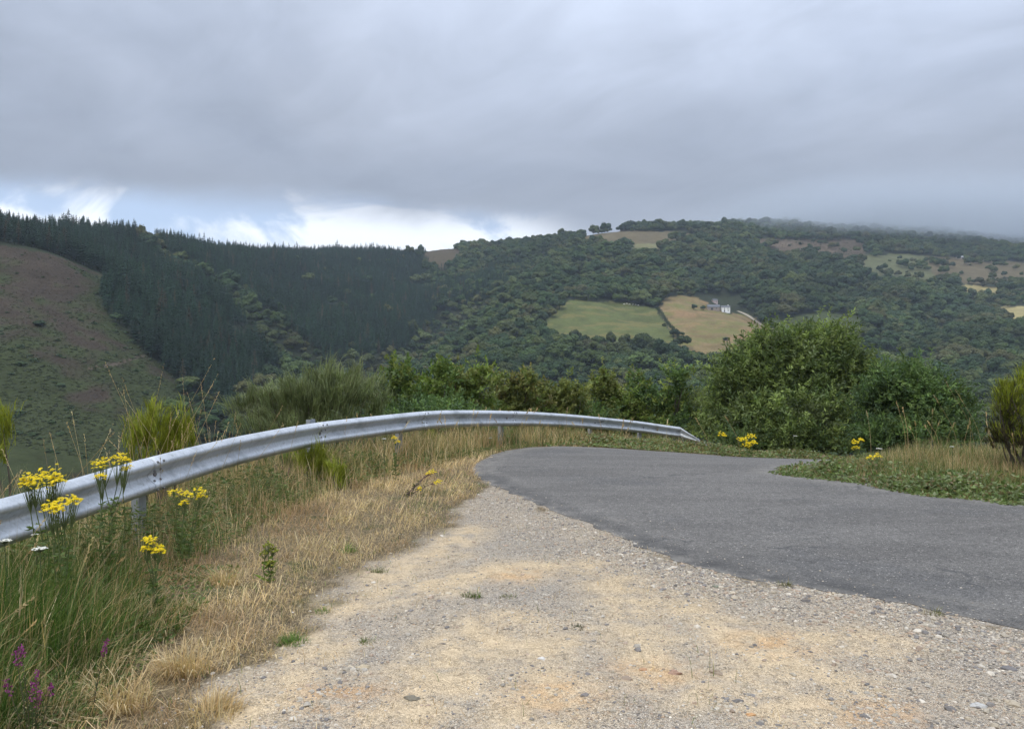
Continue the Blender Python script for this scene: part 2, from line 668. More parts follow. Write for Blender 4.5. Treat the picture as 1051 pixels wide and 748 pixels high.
def at_near(col, row):
    d = np.linspace(2.5, 24, 3000)
    x = (col - CX) / F * d
    z = EYE - (row - CY) / F * d
    h = ground(x, d)
    k = int(np.argmax(h >= z))
    if h[k] < z[k]:
        k = int(np.argmin(z - h))
    return np.array([x[k], d[k], h[k]])


_g = []
for pix, dep, wid in [([(462, 318), (452, 330), (432, 347), (395, 364), (330, 380)], 26, 34), ([(552, 262), (515, 300), (470, 326)], 14, 26),
                      ([(690, 262), (740, 292), (790, 318), (850, 340), (930, 352)], 20, 30), ([(905, 285), (860, 312), (800, 345)], 15, 26),
                      ([(1010, 300), (950, 330), (900, 372)], 18, 28), ([(150, 256), (198, 278), (250, 315), (292, 365)], 12, 24), ([(640, 262), (600, 285), (560, 302)], 10, 22)]:
    _g.append((np.array([at(c, r)[:2] for c, r in pix]), dep, wid))
GULLY = _g

# zones of the hills, as outlines in the photograph
Z_HEATH = [(-500, 232), (0, 251), (60, 263), (128, 293), (97, 303), (108, 322), (155, 366), (196, 400), (178, 420), (165, 445), (190, 800), (-500, 800)]
Z_PINE = [[(-500, 120), (0, 190), (140, 225), (146, 255), (195, 282), (250, 330), (290, 380), (262, 405), (243, 440), (238, 440), (205, 408), (155, 366),
           (108, 322), (97, 303), (128, 293), (60, 263), (0, 251), (-500, 232)],
          [(150, 225), (430, 235), (440, 275), (438, 300), (455, 322), (430, 350), (400, 364), (330, 376), (310, 350), (250, 302), (200, 274), (165, 258)]]
Z_MIX = [(440, 275), (560, 240), (560, 268), (500, 310), (455, 325), (438, 300)]
Z_SADDLE = [(428, 250), (474, 250), (470, 270), (452, 288), (440, 272)]
FIELDS = [
    ('green', [(550, 342), (568, 319), (582, 308), (640, 311), (673, 316), (702, 364), (660, 364), (612, 356)]),
    ('dry', [(675, 315), (688, 303), (712, 304), (745, 321), (772, 324), (815, 352), (800, 376), (745, 376), (706, 368)]),
    ('brown', [(586, 247), (600, 240), (640, 236), (700, 238), (714, 243), (690, 248), (650, 251), (610, 251)]),
    ('pale', [(648, 251), (692, 248), (690, 257), (650, 259)]),
    ('olive', [(882, 262), (930, 260), (975, 268), (975, 290), (888, 290)]),
    ('brown', [(950, 262), (1080, 272), (1080, 294), (985, 290), (960, 286)]),
    ('heather', [(775, 245), (890, 246), (886, 272), (830, 266), (780, 260)]),
    ('scrub', [(790, 327), (850, 320), (887, 326), (884, 354), (806, 358)]),
    ('drypale', [(988, 292), (1026, 295), (1022, 305), (990, 302)]),
    ('drypale', [(1016, 314), (1080, 315), (1080, 332), (1030, 330)]),
    ('olive', [(708, 226), (748, 225), (746, 235), (714, 235)]),
]
FIELD_COL = {'green': (0.088, 0.100, 0.036), 'dry': (0.165, 0.125, 0.060), 'brown': (0.105, 0.085, 0.048), 'pale': (0.13, 0.125, 0.06),
             'olive': (0.095, 0.100, 0.048), 'heather': (0.10, 0.075, 0.05), 'scrub': (0.06, 0.075, 0.03), 'drypale': (0.26, 0.22, 0.10)}


def build_hills():
    az_in = np.arange(-46.0, 46.01, 0.11)
    az = np.radians(np.concatenate([np.arange(-180, -46, 4.0), az_in, np.arange(47, 180.1, 4.0)]))
    r = np.exp(np.concatenate([np.linspace(math.log(26), math.log(260), 40, endpoint=False),
                               np.linspace(math.log(260), math.log(2200), 300, endpoint=False),
                               np.linspace(math.log(2200), math.log(5200), 20)]))
    A, Rr = np.meshgrid(az, r, indexing='ij')
    X, Y = Rr * np.sin(A), Rr * np.cos(A)
    Zz = hills(X, Y)
    na, nr = A.shape
    ix = np.arange(na * nr).reshape(na, nr)
    f = np.stack([ix[:-1, :-1], ix[:-1, 1:], ix[1:, 1:], ix[1:, :-1]], -1).reshape(-1, 4)
    ys = np.where(Y > 20, Y, 1e-3)
    pc, pr = project(X, ys, Zz)
    ok = Y > 100
    jx = (fbm(X / 14, Y / 14, 41, 2) - .5) * 7
    jy = (fbm(X / 14, Y / 14, 43, 2) - .5) * 4
    pcj, prj = pc + jx, pr + jy
    col = np.empty(A.shape + (3,))
    n1 = fbm(X / 60, Y / 60, 21)
    n2 = fbm(X / 9, Y / 9, 25, 3)
    floor_c = np.array([0.030, 0.036, 0.020])
    col[:] = floor_c * (0.7 + 0.6 * n2[..., None])
    # heath: heather-brown with green bracken lower down
    hm = ok & inside(pcj, prj, Z_HEATH)
    g = sstep(0.44, 0.60, n1 + 0.0020 * (prj - 335) + 0.3 * (n2 - 0.5))
    brown = np.array([0.052, 0.040, 0.029]) * (0.65 + 0.7 * n2[..., None])
    green = np.array([0.036, 0.044, 0.018]) * (0.65 + 0.7 * n2[..., None])
    hc = brown * (1 - g[..., None]) + green * g[..., None]
    col[hm] = hc[hm]
    tr = hm & (seg_dist(pc, pr, [(92, 378), (120, 373), (140, 367), (160, 362)]) < 1.3)
    col[tr] = np.array([0.085, 0.066, 0.05])
    sm = ok & inside(pcj, prj, Z_SADDLE)
    col[sm] = np.array([0.07, 0.055, 0.032])
    for kind, poly in FIELDS:
        m = ok & inside(pcj, prj, poly)
        base = np.array(FIELD_COL[kind])
        streak = fbm(X / 30, Y / 9, 31, 4)
        c = base * (0.5 + 0.6 * n2[..., None] + 0.4 * fbm(X / 35, Y / 14, 33, 4)[..., None])
        if kind == 'green':
            k = sstep(0.55, 0.68, streak)[..., None] * 0.7
            c = c * (1 - k) + np.array([0.15, 0.13, 0.05]) * k
        if kind == 'dry':
            k = sstep(0.5, 0.62, streak)[..., None] * 0.7
            c = c * (1 - k) + np.array([0.13, 0.135, 0.045]) * k
            k = sstep(0.60, 0.70, fbm(X / 22, Y / 14, 37, 4))[..., None] * 0.6
            c = c * (1 - k) + np.array([0.24, 0.15, 0.08]) * k
        col[m] = c[m]
    nearm = Y < 150
    col[nearm] = (np.array([0.05, 0.055, 0.025]) * (0.7 + 0.6 * n2[..., None]))[nearm]
    m, t = new_mat('hillside')
    a = t.node('ShaderNodeAttribute', attribute_name='Col')
    geo = t.node('ShaderNodeNewGeometry')
    n = t.noise(geo.outputs['Position'], 0.35, 5, 0.65)
    k = t.math('ADD', 0.55, t.math('MULTIPLY', n, 0.9))
    c = t.mix(1.0, a.outputs['Color'], t.combine(k, k, k), 'MULTIPLY')
    bp = t.node('ShaderNodeBump', {'Height': n, 'Strength': 0.8, 'Distance': 1.2})
    p = t.node('ShaderNodeBsdfPrincipled', {'Base Color': c, 'Roughness': 0.95, 'Specular IOR Level': 0.05, 'Normal': bp.outputs[0]})
    t.node('ShaderNodeOutputMaterial', {'Surface': p.outputs[0]})
    o = mesh_np('hills', np.column_stack([X.ravel(), Y.ravel(), Zz.ravel()]), f, m, col.reshape(-1, 3), True)
    tag(o, kind='structure')


build_hills()


def ribbon(name, pix, width, color):
    """a worn farm track draped over the hill"""
    P = np.array([at(c, r) for c, r in pix])
    P = catmull(P, 6.0)
    x, y = P[:, 0], P[:, 1]
    T = norm(np.gradient(P[:, :2], axis=0))
    nx, ny = -T[:, 1], T[:, 0]
    v = []
    for s in (-0.5, 0.5):
        xx, yy = x + nx * width * s, y + ny * width * s
        v.append(np.column_stack([xx, yy, hills(xx, yy) + 0.9]))
    v = np.vstack(v)
    n = len(x)
    i = np.arange(n - 1)
    f = np.column_stack([i, i + 1, i + 1 + n, i + n])
    o = mesh_np(name, v, f, mat_plain('worn_earth', color, 0.95, 0, 0.3, 0.2))
    tag(o, kind='structure')


ribbon('path', [(757, 320), (768, 325), (785, 336), (806, 349)], 3.4, (0.28, 0.245, 0.18))


# ------------------------------------------------------------------ far trees: prototypes, then woods as instances
def proto_pine(seed):
    r = np.random.default_rng(seed)
    b = MB()
    b.tube([(0, 0, 0), (0, 0, 0.5), (0, 0, 0.97)], [0.016, 0.011, 0.003], (1.6, 1.1, 0.8), 5)
    V, Fc, C = [], [], []
    nw = 15
    for w in range(nw):
        t = w / (nw - 1)
        zc = 0.20 + 0.78 * t
        rad = 0.155 * (1 - t) ** 0.75 * r.uniform(0.8, 1.15) + 0.012
        k = 7 if t < 0.6 else 5
        a0 = r.uniform(0, 6.28)
        for j in range(k):
            a = a0 + 6.283 * j / k + r.uniform(-.3, .3)
            rr = rad * r.uniform(0.7, 1.2)
            dz = r.uniform(-0.035, 0.015) + (0.03 if t > 0.7 else -0.005)
            wd = rr * 0.36
            ca, sa = math.cos(a), math.sin(a)
            base = np.array([0, 0, zc + 0.012])
            tip = np.array([ca * rr, sa * rr, zc + dz])
            m = base * 0.45 + tip * 0.55
            s = np.array([-sa, ca, 0]) * wd
            i = len(V)
            V += [base, m + s - [0, 0, .012], tip, m - s - [0, 0, .012], m + [0, 0, 0.018]]
            Fc += [[i, i + 1, i + 4], [i + 1, i + 2, i + 4], [i + 2, i + 3, i + 4], [i + 3, i, i + 4]]
            C += [np.array([1, 1, 1]) * r.uniform(0.7, 1.3)] * 5
    b.add(V, Fc, np.array(C))
    return b


def proto_broad(seed, spread=0.42):
    """round crowned tree one unit tall: uneven lobes of foliage with loose sprays, and its trunk apart"""
    r = np.random.default_rng(seed)
    tk = MB()
    tk.tube([(0, 0, 0), (0.01, 0, 0.25), (0, 0.02, 0.55)], [0.03, 0.024, 0.01], (1.2, 1.0, 0.8), 5)
    b = MB()
    V, Fc, C = [], [], []
    iv, jf = ico(2)
    nl = int(r.integers(7, 12))
    for k in range(nl):
        a = r.uniform(0, 6.28)
        q = math.sqrt(r.uniform(0, 1)) * spread * 0.70
        zc = 0.40 + 0.40 * r.uniform(0.2, 1) * (1 - (q / spread) ** 2 * 0.8)
        c = np.array([math.cos(a) * q, math.sin(a) * q, zc])
        rad, tone = r.uniform(0.14, 0.22), r.uniform(0.8, 1.2)
        w = 0.72 + 0.55 * vnoise(iv[:, 0] * 2.6 + seed + k * 3, iv[:, 1] * 2.6 + iv[:, 2] * 2.1, 3 + k) + r.uniform(-.12, .12, len(iv))
        vv = c + iv * (rad * w)[:, None] * np.array([1, 1, .85])
        b.add(vv, jf, np.ones((len(vv), 3)) * (tone * r.uniform(0.75, 1.25, (len(vv), 1))))
        for j in range(52):
            n = r.normal(size=3)
            n /= np.linalg.norm(n)
            p = c + n * rad * r.uniform(0.9, 1.22)
            u = np.cross(n, r.normal(size=3))
            u /= np.linalg.norm(u) + 1e-9
            w2 = np.cross(n, u) + n * r.uniform(-.8, .8)
            s = r.uniform(0.018, 0.042)
            i = len(V)
            V += [p - u * s, p + w2 * s, p + u * s, p - w2 * s]
            Fc += [[i, i + 1, i + 2], [i, i + 2, i + 3]]
            C += [np.array([1, 1, 1]) * tone * r.uniform(0.8, 1.25)] * 4
    b.add(V, Fc, np.array(C))
    return b, tk


def proto_scrub(seed):
    r = np.random.default_rng(seed)
    b = MB()
    V, Fc, C = [], [], []
    for k in range(46):
        n = r.normal(size=3)
        n /= np.linalg.norm(n)
        n[2] = abs(n[2])
        p = n * np.array([0.5, 0.5, 0.55]) * r.uniform(0.6, 1.05)
        u = np.cross(n, r.normal(size=3))
        u /= np.linalg.norm(u) + 1e-9
        w = np.cross(n, u)
        s = r.uniform(0.12, 0.2)
        i = len(V)
        V += [p - u * s, p + w * s, p + u * s, p - w * s]
        Fc += [[i, i + 1, i + 2], [i, i + 2, i + 3]]
        C += [np.array([1, 1, 1]) * r.uniform(0.7, 1.3)] * 4
    b.add(V, Fc, np.array(C))
    return b


CROWNS, TRUNKS = [], []


def make_protos(name, fn, seeds):
    c = bpy.data.collections.new(name)
    obs = []
    for i, s in enumerate(seeds):
        g = fn(s)
        if isinstance(g, tuple):
            CROWNS.append(g[0].build('crown', M_FOREST, link=False))
            TRUNKS.append(g[1].build('trunk', M_FOREST, link=False))
            g = g[0]
        o = g.build('%s_%d' % (name, i), M_FOREST, link=False)
        c.objects.link(o)
        obs.append(o)
    return c, obs


C_PINE, O_PINE = make_protos('pine_kinds', proto_pine, (1, 2, 3, 4))
C_BROAD, O_BROAD = make_protos('broad_kinds', proto_broad, (5, 6, 7, 8, 9, 10))
K_BROAD, T_BROAD = CROWNS, TRUNKS
C_SCRUB, O_SCRUB = make_protos('scrub_kinds', proto_scrub, (15, 16, 17))


def scatter(name, P, scl, tint, coll, nk, label):
    n = len(P)
    me = bpy.data.meshes.new(name)
    me.vertices.add(n)
    me.vertices.foreach_set('co', np.asarray(P, np.float32).ravel())
    rot = np.zeros((n, 3), np.float32)
    rot[:, 2] = rng.uniform(0, 6.28, n)
    rot[:, :2] = rng.normal(0, 0.04, (n, 2))
    for nm, tp, key, arr in (('rot', 'FLOAT_VECTOR', 'vector', rot), ('scl', 'FLOAT_VECTOR', 'vector', scl), ('tint', 'FLOAT_VECTOR', 'vector', tint)):
        a = me.attributes.new(nm, tp, 'POINT')
        a.data.foreach_set(key, np.asarray(arr, np.float32).ravel())
    a = me.attributes.new('pick', 'INT', 'POINT')
    a.data.foreach_set('value', rng.integers(0, nk, n).astype(np.int32))
    me.materials.append(M_FOREST)
    o = bpy.data.objects.new(name, me)
    COL.objects.link(o)
    ng = bpy.data.node_groups.new(name, 'GeometryNodeTree')
    ng.interface.new_socket('Geometry', in_out='INPUT', socket_type='NodeSocketGeometry')
    ng.interface.new_socket('Geometry', in_out='OUTPUT', socket_type='NodeSocketGeometry')
    N, L = ng.nodes, ng.links
    gi, go = N.new('NodeGroupInput'), N.new('NodeGroupOutput')
    ci = N.new('GeometryNodeCollectionInfo')
    ci.inputs[0].default_value = coll
    ci.inputs[1].default_value = True
    ci.inputs[2].default_value = True
    ip = N.new('GeometryNodeInstanceOnPoints')
    ip.inputs['Pick Instance'].default_value = True

    def attr(nm, tp):
        a = N.new('GeometryNodeInputNamedAttribute')
        a.data_type = tp
        a.inputs[0].default_value = nm
        return a.outputs[0]
    L.new(gi.outputs[0], ip.inputs['Points'])
    L.new(ci.outputs[0], ip.inputs['Instance'])
    L.new(attr('pick', 'INT'), ip.inputs['Instance Index'])
    er = N.new('FunctionNodeEulerToRotation')
    L.new(attr('rot', 'FLOAT_VECTOR'), er.inputs[0])
    L.new(er.outputs[0], ip.inputs['Rotation'])
    L.new(attr('scl', 'FLOAT_VECTOR'), ip.inputs['Scale'])
    L.new(ip.outputs[0], go.inputs[0])
    md = o.modifiers.new('scatter', 'NODES')
    md.node_group = ng
    tag(o, label, None, None, 'stuff')
    return o


def field_mask(pc, pr):
    m = np.zeros(pc.shape, bool)
    for k, poly in FIELDS:
        m |= inside(pc, pr, poly)
    return m


def grid_pts(s, d0=330, d1=2050):
    ys = np.arange(d0, d1, s)
    out = []
    for yv in ys:
        x0, x1 = (-250 - CX) / F * yv, (1240 - CX) / F * yv
        xs = np.arange(x0, x1, s)
        out.append(np.column_stack([xs, np.full(len(xs), yv)]))
    P = np.vstack(out) + rng.uniform(-.48, .48, (sum(map(len, out)), 2)) * s
    return P


# running skyline per column, to leave out trees the photograph shows nothing of
_dd = np.exp(np.linspace(math.log(300), math.log(2300), 260))
_cc = np.arange(-280, 1280, 4.0)
_Cg, _Dg = np.meshgrid(_cc, _dd, indexing='ij')
_Zg = hills((_Cg - CX) / F * _Dg, _Dg)
_Rg = np.minimum.accumulate(CY - F * (_Zg - EYE) / _Dg, axis=1)


def visible(pc, y, top_row):
    i = np.clip(((pc + 280) / 4).astype(int), 0, len(_cc) - 1)
    j = np.clip(((np.log(y) - math.log(300)) / (math.log(2300 / 300)) * 259).astype(int) - 3, 0, 259)
    return top_row < _Rg[i, j] + 1.0


def plant_woods():
    # --- pines
    P = grid_pts(4.3, 380, 1500)
    P = P[(np.abs(P[:, 1]) > 0)]
    x, y = P.T
    z = hills(x, y)
    pc, pr = project(x, y, z)
    jc, jr = pc + (vnoise(x / 18, y / 18, 51) - .5) * 10, pr + (vnoise(x / 18, y / 18, 52) - .5) * 6
    keep = (inside(jc, jr, Z_PINE[0]) | inside(jc, jr, Z_PINE[1])) & ~inside(jc, jr, Z_SADDLE)
    keep &= ~((vnoise(x / 40, y / 40, 61) > 0.84) & (pr > 280)) & (rng.random(len(x)) < .88)
    mixz = inside(jc, jr, Z_MIX) & (rng.random(len(x)) < 0.6)
    keep |= mixz
    h = 15.0 * rng.lognormal(0, .17, len(x)) * (0.72 + 0.56 * vnoise(x / 28, y / 28, 62))
    h = h * (1 - 0.5 * sstep(385, 432, pc) * sstep(1000, 1200, y))
    tr = pr - h * F / y
    keep &= visible(pc, y, tr) & (pc > -245) & (pc < 1235)
    x, y, z, h, pc, pr = [a[keep] for a in (x, y, z, h, pc, pr)]
    n = len(x)
    tone = (rng.uniform(0.7, 1.3, n) * (0.75 + 0.5 * vnoise(x / 45, y / 45, 63)))[:, None]
    brown = (rng.random(n) < 0.05)[:, None]
    tint = np.where(brown, np.array([0.05, 0.045, 0.025]), np.array([0.0155, 0.036, 0.019])) * tone
    wd = h * rng.uniform(0.85, 1.2, n)
    scl = np.column_stack([wd, wd, h])
    pts = np.column_stack([x, y, z - 0.3])
    # the skyline row and the front row, which one can tell apart, stand as trees of their own
    i = np.clip(((pc + 280) / 4).astype(int), 0, len(_cc) - 1)
    sky_row = _Rg[i, -1]
    front = pr - sky_row < 2.2
    idx = np.where(front & (pc > -20) & (pc < 470))[0]
    idx = idx[np.argsort(y[idx])][:130]
    mask = np.ones(n, bool)
    mask[idx] = False
    scatter('pine_forest', pts[mask], scl[mask], tint[mask], C_PINE, len(O_PINE), 'dark pine plantation covering the left hillside')
    for k in idx:
        src = O_PINE[k % len(O_PINE)]
        o = src.copy()
        o.name = 'pine_tree'
        COL.objects.link(o)
        o.location = pts[k]
        o.scale = scl[k]
        o.rotation_euler = (0, 0, float(rng.uniform(0, 6.28)))
        o['tint'] = [float(v) for v in tint[k]]
        tag(o, 'dark pointed pine standing on the skyline above the plantation', 'pine tree', 'pines along the skyline')
    npine = mask.sum()
    # --- broadleaved woods
    P = grid_pts(6.7, 290, 2000)
    x, y = P.T
    z = hills(x, y)
    pc, pr = project(x, y, z)
    jc, jr = pc + (vnoise(x / 20, y / 20, 71) - .5) * 10, pr + (vnoise(x / 20, y / 20, 72) - .5) * 6
    keep = ~inside(jc, jr, Z_HEATH) & ~(inside(jc, jr, Z_PINE[0]) | inside(jc, jr, Z_PINE[1])) & ~inside(jc, jr, Z_SADDLE)
    keep &= ~(field_mask(jc, jr) & ((pr > 295) | (pc < 760) | (rng.random(len(x)) > 0.01 + 0.8 * sstep(.80, .88, vnoise(x / 16, y / 16, 79)))))
    keep |= ((inside(jc, jr, Z_PINE[1])) & (rng.random(len(x)) < 0.05))
    keep &= ~inside(pc, pr, [(716, 303), (762, 303), (770, 326), (716, 326)])
    h = np.clip(rng.lognormal(math.log(9.6), 0.30, len(x)), 4.5, 20) * (0.72 + 0.56 * vnoise(x / 70, y / 70, 73))
    edge = inside(jc, jr, [(555, 340), (440, 375), (430, 440), (760, 440), (760, 362), (700, 362)])
    h = np.where(edge, h * 0.86, h)
    h = np.where(y < 400, h * (.45 + .55 * sstep(300, 420, y)), h)
    tr = pr - h * F / y
    keep &= visible(pc, y, tr) & (pc > -245) & (pc < 1235)
    x, y, z, h, pc, pr = [a[keep] for a in (x, y, z, h, pc, pr)]
    n = len(x)
    pal = np.array([[0.038, 0.064, 0.018], [0.052, 0.078, 0.022], [0.030, 0.054, 0.020], [0.066, 0.084, 0.026], [0.072, 0.074, 0.027]])
    pk = np.clip((vnoise(x / 35, y / 35, 75) * 3.2 + rng.uniform(0, 2.2, n)).astype(int), 0, 4)
    tint = 0.88 * pal[pk] * (rng.uniform(0.72, 1.32, n) * (0.50 + 1.0 * fbm(x / 80, y / 80, 77, 3)))[:, None]
    wd = h * rng.uniform(0.85, 1.3, n)
    scl = np.column_stack([wd, wd, h])
    pts = np.column_stack([x, y, z - 0.4])
    i = np.clip(((pc + 280) / 4).astype(int), 0, len(_cc) - 1)
    idx = np.where((pr - _Rg[i, -1] < 1.6) & (pc > 470) & (pc < 780))[0]
    idx = idx[np.argsort(y[idx])][:70]
    mask = np.ones(n, bool)
    mask[idx] = False
    scatter('broadleaf_forest', pts[mask], scl[mask], tint[mask], C_BROAD, len(O_BROAD), 'mixed green broadleaved woods covering the hills')
    for k in idx:
        root = thing('broadleaf_tree', 'round dark tree standing on the skyline right of the saddle', 'tree', tuple(pts[k]), float(rng.uniform(0, 6.28)), 'round trees along the skyline')
        for nm, src in (('trunk', T_BROAD), ('crown', K_BROAD)):
            o = bpy.data.objects.new(nm, src[k % len(src)].data)
            COL.objects.link(o)
            o.parent = root
            o.scale = scl[k]
            o['tint'] = [float(v) for v in tint[k]]
    # --- heath scrub, bracken and gorse
    P = grid_pts(1.9, 270, 620)
    x, y = P.T
    z = hills(x, y)
    pc, pr = project(x, y, z)
    keep = inside(pc, pr, Z_HEATH) & (rng.random(len(x)) < 0.8) & (pc > -245) & (pr < 520)
    P2 = grid_pts(5.0, 600, 1500)
    x2, y2 = P2.T
    z2 = hills(x2, y2)
    pc2, pr2 = project(x2, y2, z2)
    m2 = np.zeros(len(x2), bool)
    for kd, poly in FIELDS:
        if kd in ('scrub', 'heather'):
            m2 |= inside(pc2, pr2, poly) & (rng.random(len(x2)) < 0.7)
    m2 |= inside(pc2, pr2, Z_SADDLE) & (rng.random(len(x2)) < 0.4)
    x = np.concatenate([x[keep], x2[m2]])
    y = np.concatenate([y[keep], y2[m2]])
    z = np.concatenate([z[keep], z2[m2]])
    pr = np.concatenate([pr[keep], pr2[m2]])
    n = len(x)
    g = sstep(0.44, 0.60, fbm(x / 60, y / 60, 21) + 0.0020 * (pr - 335) + 0.3 * (fbm(x / 9, y / 9, 25, 3) - 0.5))
    big = (rng.random(n) < 0.03)
    s = rng.uniform(0.4, 1.1, n) * (0.7 + 0.6 * g)
    s = np.where(big, s * 2.2, s) * np.where(y > 600, 2.0, 1.0)
    tint = (np.array([0.062, 0.047, 0.034]) * (1 - g[:, None]) + np.array([0.052, 0.064, 0.025]) * g[:, None]) * rng.uniform(0.6, 1.35, n)[:, None]
    tint = np.where(big[:, None], np.array([0.035, 0.055, 0.02]), tint)
    scl = np.column_stack([s * 1.5, s * 1.5, s * rng.uniform(0.7, 1.1, n)])
    scatter('heath_scrub', np.column_stack([x, y, z - 0.1]), scl, tint, C_SCRUB, len(O_SCRUB), 'heather, bracken and gorse on the brown heath')
    print('woods', npine, mask.sum(), n)


plant_woods()
# ------------------------------------------------------------------ road, ground and their materials
NEAR_EDGE_PIX = [(560, 458.5), (522, 463), (496, 473), (487, 482), (499, 494), (530, 509), (580, 531), (640, 555), (700, 577), (765, 594),
                 (830, 605), (900, 617), (970, 633), (1051, 652), (1250, 705)]
NEAR_EDGE = [tuple(at_near(c, r)[:2]) for c, r in NEAR_EDGE_PIX]
NEAR_EDGE = [tuple(p) for p in catmull([(x, y, 0) for x, y in NEAR_EDGE], 0.06)[:, :2]]
FAR_EDGE = [(0.72, 16.0), (1.3, 16.5), (2.2, 17.2), (3.2, 18.0), (4.2, 18.8), (5.2, 19.1), (6.4, 19.0), (8.0, 18.6), (11, 18.0), (20, 17.0)]
FAR_EDGE = [tuple(p) for p in catmull([(x, y, 0) for x, y in FAR_EDGE], 0.2)[:, :2]]
ROAD = NEAR_EDGE + [(20, 1.0)] + FAR_EDGE[::-1]
if NEAR_EDGE[0][1] > 15.9:
    ROAD = [p for p in NEAR_EDGE if p[1] < 15.9 or p[0] > 2] + [(20, 1.0)] + FAR_EDGE[::-1]
GRAVEL_PIX = [(215, 770), (262, 715), (290, 682), (330, 640), (372, 600), (428, 560), (480, 522), (503, 503), (495, 492)]
GRAVEL = [(-2.2, -3), (-1.55, 2.6)] + [tuple(at_near(c, r)[:2]) for c, r in GRAVEL_PIX] + \
         [p for p in NEAR_EDGE if p[1] < at_near(495, 492)[1]] + [(20, 1.0), (20, -14), (-2.2, -14)]
SAND_LINES = [([(520, 600), (560, 640), (600, 680), (640, 725)], .0), ]
SAND_PIX = [[(632, 596), (650, 630), (675, 668), (705, 700)], [(420, 692), (480, 678), (545, 668), (610, 655)],
            [(250, 735), (300, 690), (340, 660)], [(395, 590), (440, 570), (480, 545)], [(560, 700), (540, 735), (520, 765)],
            [(770, 650), (830, 655), (900, 660)], [(770, 690), (800, 715), (830, 760)], [(500, 640), (470, 700), (400, 745)], [(350, 625), (420, 605), (520, 585), (600, 580)], [(700, 620), (760, 660), (850, 700)]]
SAND = [[tuple(at_near(c, r)[:2]) for c, r in ln] for ln in SAND_PIX]
ORANGE = [tuple(at_near(c, r)[:2]) for c, r in [(575, 715), (350, 715), (670, 690), (790, 660), (530, 590), (905, 735)]]


def gravel_sd(x, y):
    """below zero on the gravel; ragged by the tufts that creep in"""
    return sdist(x, y, GRAVEL) + (fbm(x * 1.3, y * 1.3, 91) - .5) * 0.7 + (fbm(x * 6, y * 6, 92, 2) - .5) * 0.22


